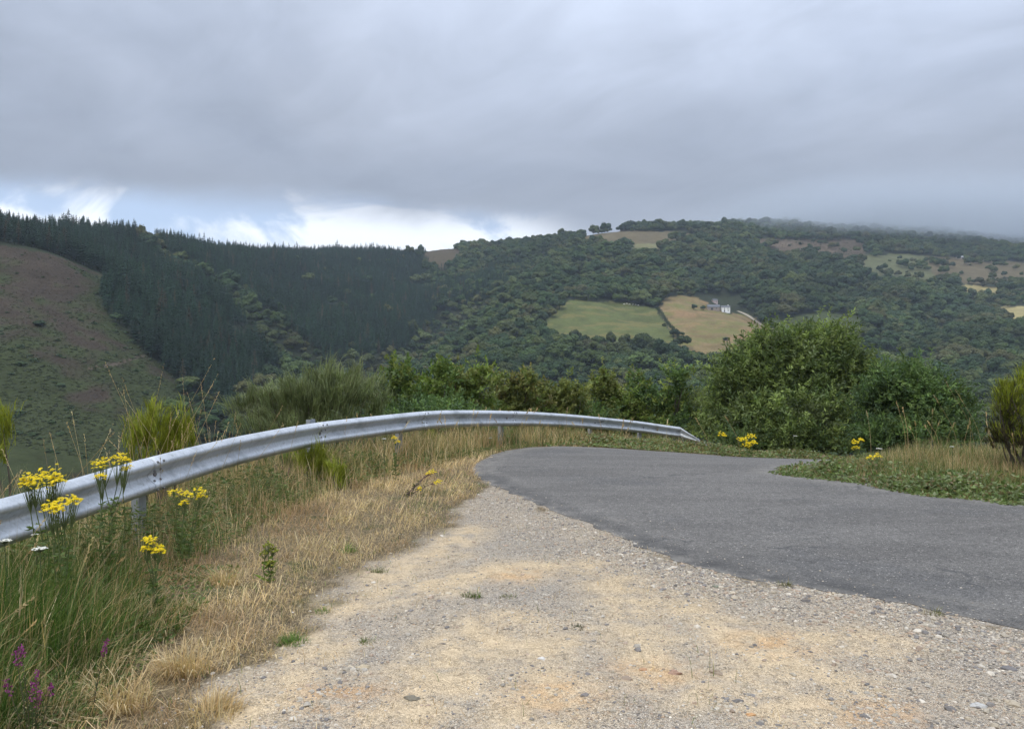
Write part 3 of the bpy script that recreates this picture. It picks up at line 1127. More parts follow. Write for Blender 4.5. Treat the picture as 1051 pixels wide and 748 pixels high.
def mat_ground():
    m, t = new_mat('ground_cover')
    geo = t.node('ShaderNodeNewGeometry')
    P = geo.outputs['Position']
    at_ = lambda n: t.node('ShaderNodeAttribute', attribute_name=n).outputs['Fac']
    dry, sand, orange, coarse = at_('dry'), at_('sand'), at_('orange'), at_('coarse')

    def vor(scale, feat='F1'):
        return t.node('ShaderNodeTexVoronoi', {'Vector': P, 'Scale': scale, 'Randomness': 1.0}, feature=feat)
    warp = t.node('ShaderNodeVectorMath', {0: P, 1: t.noise(P, 20, 2, out=1)}, operation='MULTIPLY_ADD')
    v1, v2, v3 = vor(42), vor(85), vor(190)

    def stonecol(v, seed):
        r = t.node('ShaderNodeValToRGB', {0: t.node('ShaderNodeSeparateColor', {0: v.outputs['Color']}).outputs[seed]})
        e = r.color_ramp.elements
        e[0].position, e[0].color = 0, (0.075, 0.07, 0.065, 1)
        e[1].position, e[1].color = 1, (0.66, 0.62, 0.54, 1)
        for p, c in ((0.25, (0.22, 0.205, 0.19, 1)), (0.5, (0.33, 0.29, 0.235, 1)), (0.62, (0.30, 0.21, 0.145, 1)), (0.72, (0.42, 0.37, 0.30, 1)), (0.9, (0.40, 0.38, 0.35, 1))):
            k = e.new(p)
            k.color = c
        return r.outputs[0]
    c1, c2, c3 = stonecol(v1, 0), stonecol(v2, 1), stonecol(v3, 0)
    big = t.noise(P, 0.8, 5, 0.6)
    med = t.noise(P, 4.0, 5, 0.65)
    fine = t.noise(P, 120, 3, 0.7)
    dust = t.mix(t.smooth(big, 0.38, 0.62), (0.245, 0.235, 0.215), (0.325, 0.285, 0.225))
    dust = t.mix(t.smooth(med, 0.45, 0.7), dust, (0.235, 0.22, 0.20))
    dk = t.math('ADD', 0.72, t.math('MULTIPLY', fine, 0.56))
    dust = t.mix(1.0, dust, t.combine(dk, dk, dk), 'MULTIPLY')
    pe1 = t.math('MULTIPLY', t.smooth(v1.outputs['Distance'], 0.46, 0.34), t.smooth(t.math('ADD', t.noise(P, 9, 3), t.math('MULTIPLY', coarse, 0.3)), 0.46, 0.6))
    pe2 = t.math('MULTIPLY', t.smooth(v2.outputs['Distance'], 0.5, 0.36), t.smooth(t.noise(P, 5.3, 3), 0.28, 0.46))
    pe3 = t.smooth(v3.outputs['Distance'], 0.55, 0.38)
    gcol = t.mix(t.math('MULTIPLY', pe3, 0.85), dust, c3)
    gcol = t.mix(t.math('MULTIPLY', pe2, 0.85), gcol, c2)
    gcol = t.mix(pe1, gcol, c1)
    sandc = t.mix(t.noise(P, 14, 4, 0.6), (0.41, 0.32, 0.20), (0.56, 0.47, 0.335))
    sk = t.math('ADD', 0.8, t.math('MULTIPLY', fine, 0.4))
    sandc = t.mix(1.0, sandc, t.combine(sk, sk, sk), 'MULTIPLY')
    sf = t.math('MULTIPLY', sand, t.smooth(t.noise(P, 3.5, 5, 0.65), 0.25, 0.6))
    gcol = t.mix(t.math('MULTIPLY', sf, 0.82), gcol, sandc)
    gcol = t.mix(t.math('MULTIPLY', orange, t.math('MULTIPLY', t.smooth(t.noise(P, 6, 4, 0.65), 0.35, 0.65), 0.68)), gcol, (0.44, 0.285, 0.15))
    # soil with flat straw litter under the grass
    lit = t.noise(t.node('ShaderNodeMapping', {'Vector': P, 'Scale': (1, 0.25, 1), 'Rotation': (0, 0, 0.5)}).outputs[0], 60, 4, 0.7, 1.5)
    lit2 = t.noise(t.node('ShaderNodeMapping', {'Vector': P, 'Scale': (0.25, 1, 1), 'Rotation': (0, 0, 0.3)}).outputs[0], 70, 4, 0.7, 1.5)
    straw = t.mix(t.smooth(lit, 0.4, 0.65), (0.11, 0.085, 0.05), (0.36, 0.275, 0.155))
    straw = t.mix(t.smooth(lit2, 0.5, 0.7), straw, (0.30, 0.235, 0.13))
    straw = t.mix(t.smooth(t.noise(P, 2.2, 4, 0.6), 0.55, 0.72), straw, (0.10, 0.105, 0.04))
    gcol = t.mix(1.0, gcol, (1.50, 1.41, 1.27), 'MULTIPLY')
    c = t.mix(dry, gcol, straw)
    h = t.math('ADD', t.math('ADD', t.math('MULTIPLY', pe1, 0.016), t.math('MULTIPLY', pe2, 0.009)),
               t.math('ADD', t.math('MULTIPLY', pe3, 0.004), t.math('MULTIPLY', med, 0.03)))
    h = t.math('ADD', h, t.math('MULTIPLY', fine, 0.004))
    bp = t.node('ShaderNodeBump', {'Height': h, 'Strength': 1.0, 'Distance': 1.0})
    p = t.node('ShaderNodeBsdfPrincipled', {'Base Color': c, 'Roughness': 0.93, 'Specular IOR Level': 0.15, 'Normal': bp.outputs[0]})
    t.node('ShaderNodeOutputMaterial', {'Surface': p.outputs[0]})
    return m


def road_z(x, y):
    return gz(x, y) + 0.016 + (fbm(np.asarray(x) * .5, np.asarray(y) * .5, 117) - .5) * 0.015


def ground_fine(x, y):
    z = ground(x, y)
    rd = sdist(x, y, ROAD)
    k = sstep(0.02, 0.6, rd)
    q = road_z(x, y) - 0.004 - 0.03 * sstep(-.05, -.3, rd)
    return np.where(rd < 0.6, q * (1 - k) + z * k, z) + k * (fbm(x * 0.9, y * 0.9, 101) - .5) * 0.05 + k * (fbm(x * 5, y * 5, 103, 3) - .5) * 0.022


def build_ground():
    az = np.radians(np.concatenate([np.arange(-180, -44, 4.0), np.arange(-44, 44.01, 0.22), np.arange(45, 180.1, 4.0)]))
    r = np.concatenate([[0.02, 1.0, 2.0], np.exp(np.linspace(math.log(2.6), math.log(31), 300))])
    A, Rr = np.meshgrid(az, r, indexing='ij')
    X, Y = Rr * np.sin(A), Rr * np.cos(A)
    rd = sdist(X, Y, ROAD)
    Z = ground_fine(X, Y)
    
    gs = gravel_sd(X, Y)
    dry = sstep(-0.10, 0.12, gs)
    dry = np.where(rd < 0.02, 0, dry)
    # thin dusty shoulder along the far side of the road
    fd = seg_dist(X, Y, FAR_EDGE)
    dry *= sstep(0.03, 0.35, fd + (fbm(X * 3, Y * 3, 95) - .5) * .3)
    sand = np.zeros(X.shape)
    for ln in SAND:
        sand = np.maximum(sand, sstep(0.47, 0.02, seg_dist(X, Y, ln) + (fbm(X * 2.5, Y * 2.5, 97) - .5) * 0.35))
    orange = np.zeros(X.shape)
    for ox, oy in ORANGE:
        orange = np.maximum(orange, sstep(0.34, 0.0, np.hypot((X - ox) * 0.8, Y - oy)))
    coarse = sstep(1.3, 0.15, np.abs(rd)) * (rd > 0)
    na, nr = A.shape
    ix = np.arange(na * nr).reshape(na, nr)
    f = np.stack([ix[:-1, :-1], ix[:-1, 1:], ix[1:, 1:], ix[1:, :-1]], -1).reshape(-1, 4)
    o = mesh_np('ground', np.column_stack([X.ravel(), Y.ravel(), Z.ravel()]), f, mat_ground(), None, True,
                extra={'dry': dry.ravel(), 'sand': sand.ravel(), 'orange': orange.ravel(), 'coarse': coarse.ravel()})
    tag(o, kind='structure')


build_ground()


def mat_asphalt():
    m, t = new_mat('asphalt')
    geo = t.node('ShaderNodeNewGeometry')
    P = geo.outputs['Position']
    edge = t.node('ShaderNodeAttribute', attribute_name='edge').outputs['Fac']
    dusty = t.node('ShaderNodeAttribute', attribute_name='dusty').outputs['Fac']
    v = t.node('ShaderNodeTexVoronoi', {'Vector': P, 'Scale': 130.0}, feature='F1')
    v2 = t.node('ShaderNodeTexVoronoi', {'Vector': P, 'Scale': 60.0}, feature='F1')
    chip = t.node('ShaderNodeSeparateColor', {0: v.outputs['Color']}).outputs[0]
    chip2 = t.node('ShaderNodeSeparateColor', {0: v2.outputs['Color']}).outputs[1]
    mp = t.node('ShaderNodeMapping', {'Vector': P, 'Rotation': (0, 0, R(35)), 'Scale': (0.35, 1.1, 1)})
    streak = t.noise(mp.outputs[0], 1.2, 6, 0.62, 0.6)
    patch = t.noise(P, 0.55, 4, 0.6, 0.4)
    k = t.math('ADD', 0.60, t.math('MULTIPLY', chip, 0.75))
    base = t.mix(t.smooth(streak, 0.35, 0.66), (0.114, 0.107, 0.096), (0.145, 0.136, 0.122))
    base = t.mix(t.math('MULTIPLY', t.smooth(patch, 0.52, 0.66), 0.6), base, (0.098, 0.095, 0.090))
    base = t.mix(1.0, base, t.combine(k, k, k), 'MULTIPLY')
    sp1, sp2, sp3 = t.noise(P, 38, 2, 0.8), t.noise(P, 9, 4, 0.7), t.noise(P, 90, 2, 0.8)
    kk = t.math('MAXIMUM', 0.25, t.math('ADD', -0.65, t.math('ADD', t.math('ADD', t.math('MULTIPLY', sp1, 1.5), t.math('MULTIPLY', sp2, 0.7)), t.math('MULTIPLY', sp3, 1.1))))
    base = t.mix(1.0, base, t.combine(kk, kk, kk), 'MULTIPLY')
    base = t.mix(t.math('MULTIPLY', t.smooth(chip2, 0.955, 0.965), t.smooth(v2.outputs['Distance'], 0.45, 0.25)), base, (0.42, 0.39, 0.34))
    base = t.mix(t.math('MULTIPLY', edge, t.math('MULTIPLY', t.smooth(t.noise(P, 3, 4), 0.3, 0.6), 0.75)), base, (0.055, 0.053, 0.050))
    base = t.mix(t.math('MULTIPLY', dusty, t.smooth(t.noise(P, 5, 5, 0.65), 0.35, 0.7)), base, (0.26, 0.24, 0.205))
    crack = t.node('ShaderNodeTexVoronoi', {'Vector': t.node('ShaderNodeVectorMath', {0: P, 1: t.noise(P, 1.2, 4, out=1)}, operation='ADD').outputs[0], 'Scale': 0.55}, feature='DISTANCE_TO_EDGE')
    ck = t.math('MULTIPLY', t.smooth(crack.outputs['Distance'], 0.010, 0.003), t.smooth(t.noise(P, 0.8, 2), 0.52, 0.6))
    base = t.mix(t.math('MULTIPLY', ck, 0.6), base, (0.05, 0.05, 0.05))
    h = t.math('ADD', t.math('MULTIPLY', t.smooth(v.outputs['Distance'], 0.6, 0.2), 0.003), t.math('MULTIPLY', streak, 0.006))
    bp = t.node('ShaderNodeBump', {'Height': h, 'Strength': 0.9, 'Distance': 1.0})
    p = t.node('ShaderNodeBsdfPrincipled', {'Base Color': base, 'Roughness': 0.82, 'Specular IOR Level': 0.25, 'Normal': bp.outputs[0]})
    t.node('ShaderNodeOutputMaterial', {'Surface': p.outputs[0]})
    return m


def build_road():
    B = np.array(ROAD)
    jit = (fbm(B[:, 0] * 2.3, B[:, 1] * 2.3, 111) - .5)[:, None] * 0.22 + (fbm(B[:, 0] * 8, B[:, 1] * 8, 113) - .5)[:, None] * 0.12
    T = norm(np.roll(B, -1, 0) - np.roll(B, 1, 0))
    B = B + np.column_stack([T[:, 1], -T[:, 0]]) * jit
    poly = [tuple(p) for p in B]
    gx, gy = np.meshgrid(np.arange(-1, 20, 0.17), np.arange(1, 20, 0.17))
    gx, gy = gx.ravel() + rng.uniform(-.03, .03, gx.size), gy.ravel() + rng.uniform(-.03, .03, gx.size)
    keep = sdist(gx, gy, poly) < -0.09
    pts = [Vector(p) for p in poly] + [Vector((a, b)) for a, b in zip(gx[keep], gy[keep])]
    nb = len(poly)
    r = delaunay_2d_cdt(pts, [(i, (i + 1) % nb) for i in range(nb)], [list(range(nb))], 1, 1e-5)
    v = np.array([[p.x, p.y] for p in r[0]])
    f = np.array([list(q) for q in r[2]])
    nv = len(v)
    z = road_z(v[:, 0], v[:, 1])
    dn = seg_dist(v[:, 0], v[:, 1], [p for p in NEAR_EDGE if p[0] > -0.4 and p[1] < 12.5])
    dv = np.clip(sdist(v[:, 0], v[:, 1], VERGE), 0, None)
    da = seg_dist(v[:, 0], v[:, 1], poly, True)
    V = np.column_stack([v, z])
    # the broken edge: a skirt from the rim down into the gravel
    e = {}
    for a, b, c in f:
        for i, j in ((a, b), (b, c), (c, a)):
            e[(i, j)] = e.get((i, j), 0) + 1
    rim = [(i, j) for (i, j) in e if (j, i) not in e]
    low = {}
    extra_v, quads = [], []
    for i, j in rim:
        for q in (i, j):
            if q not in low:
                low[q] = nv + len(extra_v)
                extra_v.append(V[q] - [0, 0, 0.06])
        quads.append([j, i, low[i], low[j]])
    V = np.vstack([V, extra_v])
    edge = sstep(0.42, 0.08, dn)
    dusty = np.clip(0.55 * sstep(0.5, 0.0, dv) + 0.6 * sstep(0.6, 0.1, da) * (edge < 0.1) + 0.75 * sstep(0.13, 0.0, dn), 0, 1)
    pad = np.zeros(len(extra_v))
    o = mesh_np('road', V, [f, np.array(quads)], mat_asphalt(), None, False,
                extra={'edge': np.concatenate([edge, pad]), 'dusty': np.concatenate([dusty, pad])})
    tag(o, kind='structure')


build_road()


STONE_PAL = np.array([[0.17, 0.155, 0.14], [0.29, 0.26, 0.21], [0.38, 0.33, 0.25], [0.46, 0.41, 0.33], [0.33, 0.25, 0.18], [0.38, 0.32, 0.23]])


def mat_stone():
    m, t = new_mat('stone')
    a = t.node('ShaderNodeAttribute', attribute_name='Col')
    geo = t.node('ShaderNodeNewGeometry')
    n = t.noise(geo.outputs['Position'], 90, 4, 0.65)
    k = t.math('ADD', 0.7, t.math('MULTIPLY', n, 0.6))
    c = t.mix(1.0, a.outputs['Color'], t.combine(k, k, k), 'MULTIPLY')
    bp = t.node('ShaderNodeBump', {'Height': n, 'Strength': 0.5, 'Distance': 0.004})
    p = t.node('ShaderNodeBsdfPrincipled', {'Base Color': c, 'Roughness': 0.9, 'Normal': bp.outputs[0]})
    t.node('ShaderNodeOutputMaterial', {'Surface': p.outputs[0]})
    return m


M_STONE = mat_stone()


def build_gravel():
    n = 260000
    y = np.exp(rng.uniform(math.log(2.7), math.log(13), n))
    x = rng.uniform(-0.78, 0.78, n) * y
    gs = gravel_sd(x, y)
    rd = sdist(x, y, ROAD)
    ne = sstep(1.1, 0.1, rd) * (rd > 0)
    patch = fbm(x * 1.8, y * 1.8, 121)
    pr = 0.22 + 0.6 * sstep(0.42, 0.62, patch) + 0.55 * ne
    for ln in SAND:
        pr = pr * (1 - 0.75 * sstep(0.3, 0.05, seg_dist(x, y, ln)))
    keep = (gs < 0.02) & (rd > -0.05) & (rng.random(n) < pr * 0.62)
    keep |= (gs < 0.4) & (gs > 0) & (rd > 0) & (rng.random(n) < 0.03)
    keep |= (rd < -0.05) & (rd > -0.9) & (x < 8) & (y < 11) & (rng.random(n) < 0.05 * np.exp(rd * 4) + .006)
    x, y, ne, rd = x[keep], y[keep], ne[keep], rd[keep]
    n = len(x)
    s = rng.lognormal(math.log(0.0043), 0.55, n) * (1 + 0.5 * ne)
    s = np.clip(s, 0.0025, 0.024)
    s = np.where(rd < 0, np.minimum(s, 0.009), s)
    bv, bf = ico(0)
    z = np.where(rd < 0, road_z(x, y), ground_fine(x, y))
    sx = np.stack([rng.uniform(.8, 1.5, n), rng.uniform(.7, 1.1, n), rng.uniform(.4, .75, n)], 1) * s[:, None]
    V = bv[None] * rng.uniform(0.75, 1.25, (n, 12, 1)) * sx[:, None, :]
    a = rng.uniform(0, 6.28, n)
    ca, sa = np.cos(a)[:, None], np.sin(a)[:, None]
    V = np.stack([V[..., 0] * ca - V[..., 1] * sa, V[..., 0] * sa + V[..., 1] * ca, V[..., 2]], -1)
    V += np.stack([x, y, z + s * 0.05], 1)[:, None, :]
    Fc = bf[None] + (np.arange(n) * 12)[:, None, None]
    c = STONE_PAL[rng.integers(0, 6, n)] * rng.uniform(0.75, 1.2, n)[:, None]
    o = mesh_np('gravel', V.reshape(-1, 3), Fc.reshape(-1, 3), M_STONE, np.repeat(c, 12, axis=0))
    tag(o, 'loose pale stones strewn over the dusty lay-by', None, None, 'stuff')
    print('gravel', n)


build_gravel()

STONES = [(372, 686, .045, 'long sandy'), (422, 719, .05, 'dark clod-like'), (600, 716, .03, 'round grey'), (692, 692, .05, 'reddish flat'),
          (556, 676, .032, 'white angular'), (770, 735, .03, 'orange'), (735, 602, .035, 'mossy grey'), (1003, 726, .05, 'broad pale grey'),
          (903, 711, .035, 'tan wedge-shaped'), (765, 567, .0, ''), (660, 688, .028, 'orange-brown'), (735, 690, .045, 'brown low'),
          (1035, 686, .05, 'dark slab-like')]
STONE_COL = [(.40, .33, .22), (.16, .14, .10), (.18, .16, .145), (.30, .19, .13), (.52, .49, .44), (.45, .26, .12), (.17, .18, .13), (.40, .39, .36),
             (.36, .29, .19), None, (.38, .22, .12), (.26, .20, .14), (.15, .14, .135)]
STONE_WHERE = ['at the lower left of the gravel', 'near the bottom edge of the gravel', 'at the bottom middle of the gravel', 'below the pale sandy strip',
               'beside the narrow sandy streak', 'on the bottom gravel', 'just off the asphalt edge', 'in the bottom right gravel', 'in the gravel below the road',
               '', 'at the foot of the sandy strip', 'in the stony middle of the gravel', 'at the right edge of the gravel']
for (c, r, s, nm), colr, wh in zip(STONES, STONE_COL, STONE_WHERE):
    if s == 0:
        continue
    p = at_near(c, r)
    v, f = ico(2)
    n = vnoise(v[:, 0] * 1.4 + c, v[:, 1] * 1.4 + v[:, 2] * 1.1 + r, 7) + 0.4 * vnoise(v[:, 0] * 4 + c, v[:, 1] * 4 + v[:, 2] * 3 + r, 9)
    v = v * (0.6 + 0.6 * n[:, None]) * np.array([1.25, 0.85, 0.5]) * s * 0.62
    o = mesh_np('stone', v, f, M_STONE, np.broadcast_to(np.array(colr), (len(v), 3)), False)
    o.location = (p[0], p[1], float(ground_fine(p[0], p[1])) - s * 0.02)
    o.rotation_euler = (0, 0, random.uniform(-.6, .6))
    tag(o, '%s stone lying %s' % (nm, wh), 'stone', 'larger stones on the gravel')

# ------------------------------------------------------------------ guardrail
def mat_zinc():
    m, t = new_mat('galvanised_steel')
    tc = t.node('ShaderNodeTexCoord')
    O = tc.outputs['Object']
    v = t.node('ShaderNodeTexVoronoi', {'Vector': O, 'Scale': 70.0}, feature='F1')
    sp = t.node('ShaderNodeSeparateColor', {0: v.outputs['Color']}).outputs[0]
    n = t.noise(O, 2.5, 5, 0.65)
    n2 = t.noise(t.node('ShaderNodeMapping', {'Vector': O, 'Scale': (1, 1, 0.2)}).outputs[0], 30, 4, 0.6)
    c = t.mix(sp, (0.47, 0.49, 0.505), (0.56, 0.58, 0.595))
    c = t.mix(t.smooth(n, 0.45, 0.75), c, (0.31, 0.33, 0.34))
    c = t.mix(t.math('MULTIPLY', t.smooth(n2, 0.55, 0.75), 0.6), c, (0.22, 0.22, 0.19))
    sc = t.noise(O, 55, 3, 0.6)
    c = t.mix(t.smooth(sc, 0.76, 0.82), c, (0.22, 0.19, 0.15))
    r = t.math('ADD', 0.42, t.math('MULTIPLY', n, 0.25))
    p = t.node('ShaderNodeBsdfPrincipled', {'Base Color': c, 'Roughness': r, 'Metallic': 0.55, 'Specular IOR Level': 0.4})
    t.node('ShaderNodeOutputMaterial', {'Surface': p.outputs[0]})
    return m


M_ZINC = mat_zinc()
M_BOLT = mat_plain('bolt_steel', (0.19, 0.185, 0.18), 0.6, 0.6, 0.3, 40)
M_POST = mat_plain('post_steel', (0.36, 0.38, 0.40), 0.6, 0.5, 0.25, 12)
# W profile: (outwards to the road, up)
WPROF = catmull([(0.004, 0.155, 0), (0.022, 0.154, 0), (0.050, 0.138, 0), (0.078, 0.112, 0), (0.083, 0.092, 0), (0.074, 0.070, 0), (0.030, 0.034, 0), (0.010, 0.014, 0),
                 (0.006, 0.0, 0), (0.010, -0.014, 0), (0.030, -0.034, 0), (0.074, -0.070, 0), (0.083, -0.092, 0), (0.078, -0.112, 0), (0.050, -0.138, 0),
                 (0.022, -0.154, 0), (0.004, -0.155, 0)], 0.007)[:, :2]


def build_rail():
    dense = catmull(RAIL_PTS, 0.06)
    seg = np.linalg.norm(np.diff(dense, axis=0), axis=1)
    s = np.concatenate([[0], np.cumsum(seg)])
    root = thing('guardrail', 'galvanised steel crash barrier curving round the outside of the bend', 'guardrail', (0, 0, 0))

    def frame(ss):
        p = np.column_stack([np.interp(ss, s, dense[:, k]) for k in range(3)])
        e = 0.05
        q = np.column_stack([np.interp(ss + e, s, dense[:, k]) for k in range(2)]) - np.column_stack([np.interp(ss - e, s, dense[:, k]) for k in range(2)])
        T = norm(q)
        return p, T, np.column_stack([T[:, 1], -T[:, 0]])

    def s_at_col(col):
        pc = CX + F * dense[:, 0] / np.maximum(dense[:, 1], 0.6)
        return float(s[int(np.argmin(np.where(dense[:, 1] > 3.4, np.abs(pc - col), 1e9)))])
    end = s[-1]
    splices = [0.0, s_at_col(-290)] + [s_at_col(c) for c in (151, 325, 431, 524, 615)] + [end]
    prof = WPROF
    npf = len(prof)
    th = 0.004
    for a, b in zip(splices[:-1], splices[1:]):
        lap = 0.16 if b < end - 0.01 else 0.0
        ss = np.arange(a, b + lap, 0.12)
        ss = np.append(ss, b + lap)
        p, T, Nn = frame(np.clip(ss, 0.01, end - 0.01))
        wv = (vnoise(ss * 1.1, ss * 0 + 3, 5) - .5) * .016
        p = p + np.column_stack([Nn * wv[:, None], (vnoise(ss * .8, ss * 0 + 9, 6) - .5) * .012])
        off = np.where(ss < a + 0.2, 0.005, 0.0)      # the start of a section laps over the last one
        V = []
        for side in (0, 1):
            o_ = prof[:, 0][None, :] + off[:, None] - side * th
            V.append(np.stack([p[:, 0][:, None] + Nn[:, 0][:, None] * o_, p[:, 1][:, None] + Nn[:, 1][:, None] * o_,
                               p[:, 2][:, None] - 0.155 + np.broadcast_to(prof[:, 1] * (1 - 0.012 * side), o_.shape)], -1))
        n = len(ss)
        V = np.stack(V).reshape(-1, 3)
        ix = np.arange(2 * n * npf).reshape(2, n, npf)
        f = []
        g = np.stack([ix[0, :-1, :-1], ix[0, 1:, :-1], ix[0, 1:, 1:], ix[0, :-1, 1:]], -1).reshape(-1, 4)
        h = np.stack([ix[1, :-1, :-1], ix[1, :-1, 1:], ix[1, 1:, 1:], ix[1, 1:, :-1]], -1).reshape(-1, 4)
        f = [g, h]
        for e in (0, npf - 1):
            f.append(np.stack([ix[0, :-1, e], ix[0, 1:, e], ix[1, 1:, e], ix[1, :-1, e]], -1))
        for e in (0, n - 1):
            f.append(np.stack([ix[0, e, :-1], ix[0, e, 1:], ix[1, e, 1:], ix[1, e, :-1]], -1))
        beam = mesh_np('beam', V, np.vstack(f), M_ZINC, None, True, root)
        # splice bolts in two columns
        if a > 0.5:
            for ds in (0.03, 0.13):
                for hz in (0.118, 0.045, -0.045, -0.118):
                    pp, tt, nn = frame(np.array([a + ds]))
                    o_ = np.interp(hz, prof[::-1, 1], prof[::-1, 0]) + 0.006
                    c = np.array([pp[0, 0] + nn[0, 0] * o_, pp[0, 1] + nn[0, 1] * o_, pp[0, 2] - 0.155 + hz])
                    d = np.array([nn[0, 0], nn[0, 1], 0.35 if hz in (0.118, -0.045) else -0.35])
                    d /= np.linalg.norm(d)
                    mb = MB()
                    mb.tube([c, c + d * 0.006, c + d * 0.013], [0.012, 0.012, 0.006], (.1, .1, .1), 8)
                    mb.build('bolt', M_BOLT, beam)
    # posts: channel section behind the beam with a spacer
    sp = [s_at_col(c) for c in (-60, 158, 327, 416, 520, 610, 660)]
    for k, q in enumerate(sp):
        p, T, Nn = frame(np.array([q]))
        ang = math.atan2(T[0, 1], T[0, 0])
        ctr = p[0] - np.array([Nn[0, 0], Nn[0, 1], 0]) * 0.10
        g = float(ground(ctr[0], ctr[1]))
        top = p[0, 2] + (0.035 if k in (2,) else -0.03)
        mb = MB()
        hh = top - g + 0.3
        mb.box((ctr[0], ctr[1], top - hh / 2), (0.12, 0.006, hh), rot=ang)
        for sg in (-1, 1):
            e = ctr + np.array([T[0, 0], T[0, 1], 0]) * 0.057 * sg - np.array([Nn[0, 0], Nn[0, 1], 0]) * 0.034
            mb.box((e[0], e[1], top - hh / 2), (0.006, 0.060, hh - 0.002), rot=ang)
        post = mb.build('post', M_POST, root)
        mb = MB()
        sc = p[0] - np.array([Nn[0, 0], Nn[0, 1], 0]) * 0.048
        mb.box((sc[0], sc[1], p[0, 2] - 0.155), (0.10, 0.086, 0.20), rot=ang)
        mb.build('spacer', M_POST, root)
        c = p[0] + np.array([Nn[0, 0] * 0.010, Nn[0, 1] * 0.010, -0.155])
        mb = MB()
        d = np.array([Nn[0, 0], Nn[0, 1], 0])
        mb.tube([c, c + d * 0.008, c + d * 0.016], [0.022, 0.022, 0.010], (.1, .1, .1), 8)
        mb.build('bolt', M_BOLT, root)
    # turned-down end: the beam flattens, twists and runs into the ground
    p0, T0, N0 = frame(np.array([end - 0.01]))
    tgt = np.array([(737 - CX) / F * 21.9, 21.9, EYE - (463 - CY) / F * 21.9])
    n = 14
    V = []
    for i in range(n):
        t = i / (n - 1)
        cpos = p0[0] * (1 - t) + (tgt + np.array([0, 0, -0.05])) * t
        sc = 1 - 0.78 * min(1, t * 1.9)
        tw = R(70) * sstep(0, 1, t)
        for o_, hgt in prof:
            hq = (hgt - 0.155) * sc
            V.append([cpos[0] + N0[0, 0] * (o_ * (1 - .5 * t) * math.cos(tw) - hq * math.sin(tw) * 0.4),
                      cpos[1] + N0[0, 1] * (o_ * (1 - .5 * t) * math.cos(tw) - hq * math.sin(tw) * 0.4),
                      cpos[2] + hq * math.cos(tw * 0.6) + o_ * 0.3 * math.sin(tw)])
    ix = np.arange(n * npf).reshape(n, npf)
    f = np.stack([ix[:-1, :-1], ix[1:, :-1], ix[1:, 1:], ix[:-1, 1:]], -1).reshape(-1, 4)
    o = mesh_np('end_terminal', np.array(V), f, M_ZINC, None, True, root)
    md = o.modifiers.new('thickness', 'SOLIDIFY')
    md.thickness = 0.005


build_rail()
# ------------------------------------------------------------------ farm, cattle, hedge on the far hill
def far_z(x, y):
    return float(hills(np.array([x]), np.array([y]))[0])


M_WHITE = mat_plain('whitewash', (0.80, 0.80, 0.78), 0.8, 0, 0.08, 0.6)
M_SLATE = mat_plain('slate', (0.10, 0.105, 0.115), 0.7, 0, 0.3, 1.2)
M_RUBBLE = mat_plain('rubble_stone', (0.27, 0.23, 0.20), 0.9, 0, 0.4, 1.6)
M_PINK = mat_plain('pink_render', (0.46, 0.37, 0.35), 0.9, 0, 0.2, 1.0)
M_DARK = mat_plain('dark_opening', (0.03, 0.03, 0.035), 0.5, 0, 0.2, 1.0)
M_COW = mat_plain('pale_hide', (0.80, 0.77, 0.70), 0.8, 0, 0.1, 2.0)
M_SHEET = mat_plain('metal_sheet', (0.62, 0.63, 0.64), 0.5, 0.2, 0.12, 0.5)


def gable_house(name, label, cat, px, L, W, H, RH, rz, wall, roofm, openings, chimney=True, group=None):
    p = at(*px)
    root = thing(name, label, cat, (p[0], p[1], far_z(p[0], p[1]) - 0.3), rz, group)
    b = MB()
    v = [(-L / 2, -W / 2, -1.5), (L / 2, -W / 2, -1.5), (L / 2, W / 2, -1.5), (-L / 2, W / 2, -1.5), (-L / 2, -W / 2, H), (L / 2, -W / 2, H), (L / 2, W / 2, H), (-L / 2, W / 2, H)]
    b.add(v, [[0, 1, 5, 4], [1, 2, 6, 5], [2, 3, 7, 6], [3, 0, 4, 7], [4, 5, 6, 7]])
    b.add([(-L / 2, -W / 2, H), (-L / 2, W / 2, H), (-L / 2, 0, H + RH), (L / 2, -W / 2, H), (L / 2, W / 2, H), (L / 2, 0, H + RH)], [[0, 2, 1], [3, 4, 5]])
    b.build('wall', wall, root)
    o = 0.35
    r = MB()
    for sg in (-1, 1):
        e = np.array([[-L / 2 - o, sg * (W / 2 + o), H - RH * o / (W / 2)], [L / 2 + o, sg * (W / 2 + o), H - RH * o / (W / 2)], [L / 2 + o, 0, H + RH], [-L / 2 - o, 0, H + RH]])
        e[:, 2] += 0.05
        t = e + [0, 0, 0.16]
        r.add(np.vstack([e, t]), [[0, 1, 2, 3], [4, 7, 6, 5], [0, 4, 5, 1], [1, 5, 6, 2], [3, 2, 6, 7], [0, 3, 7, 4]])
    roof = r.build('roof', roofm, root)
    if chimney:
        c = MB()
        c.box((L * 0.32, 0.2, H + RH + 0.3), (0.8, 0.7, 1.5))
        c.build('chimney', wall, roof)
    for kind, xx, zz, w, h in openings:
        c = MB()
        c.box((xx, -W / 2 - 0.02, zz), (w, 0.10, h))
        c.build(kind, M_DARK, root)
    return root


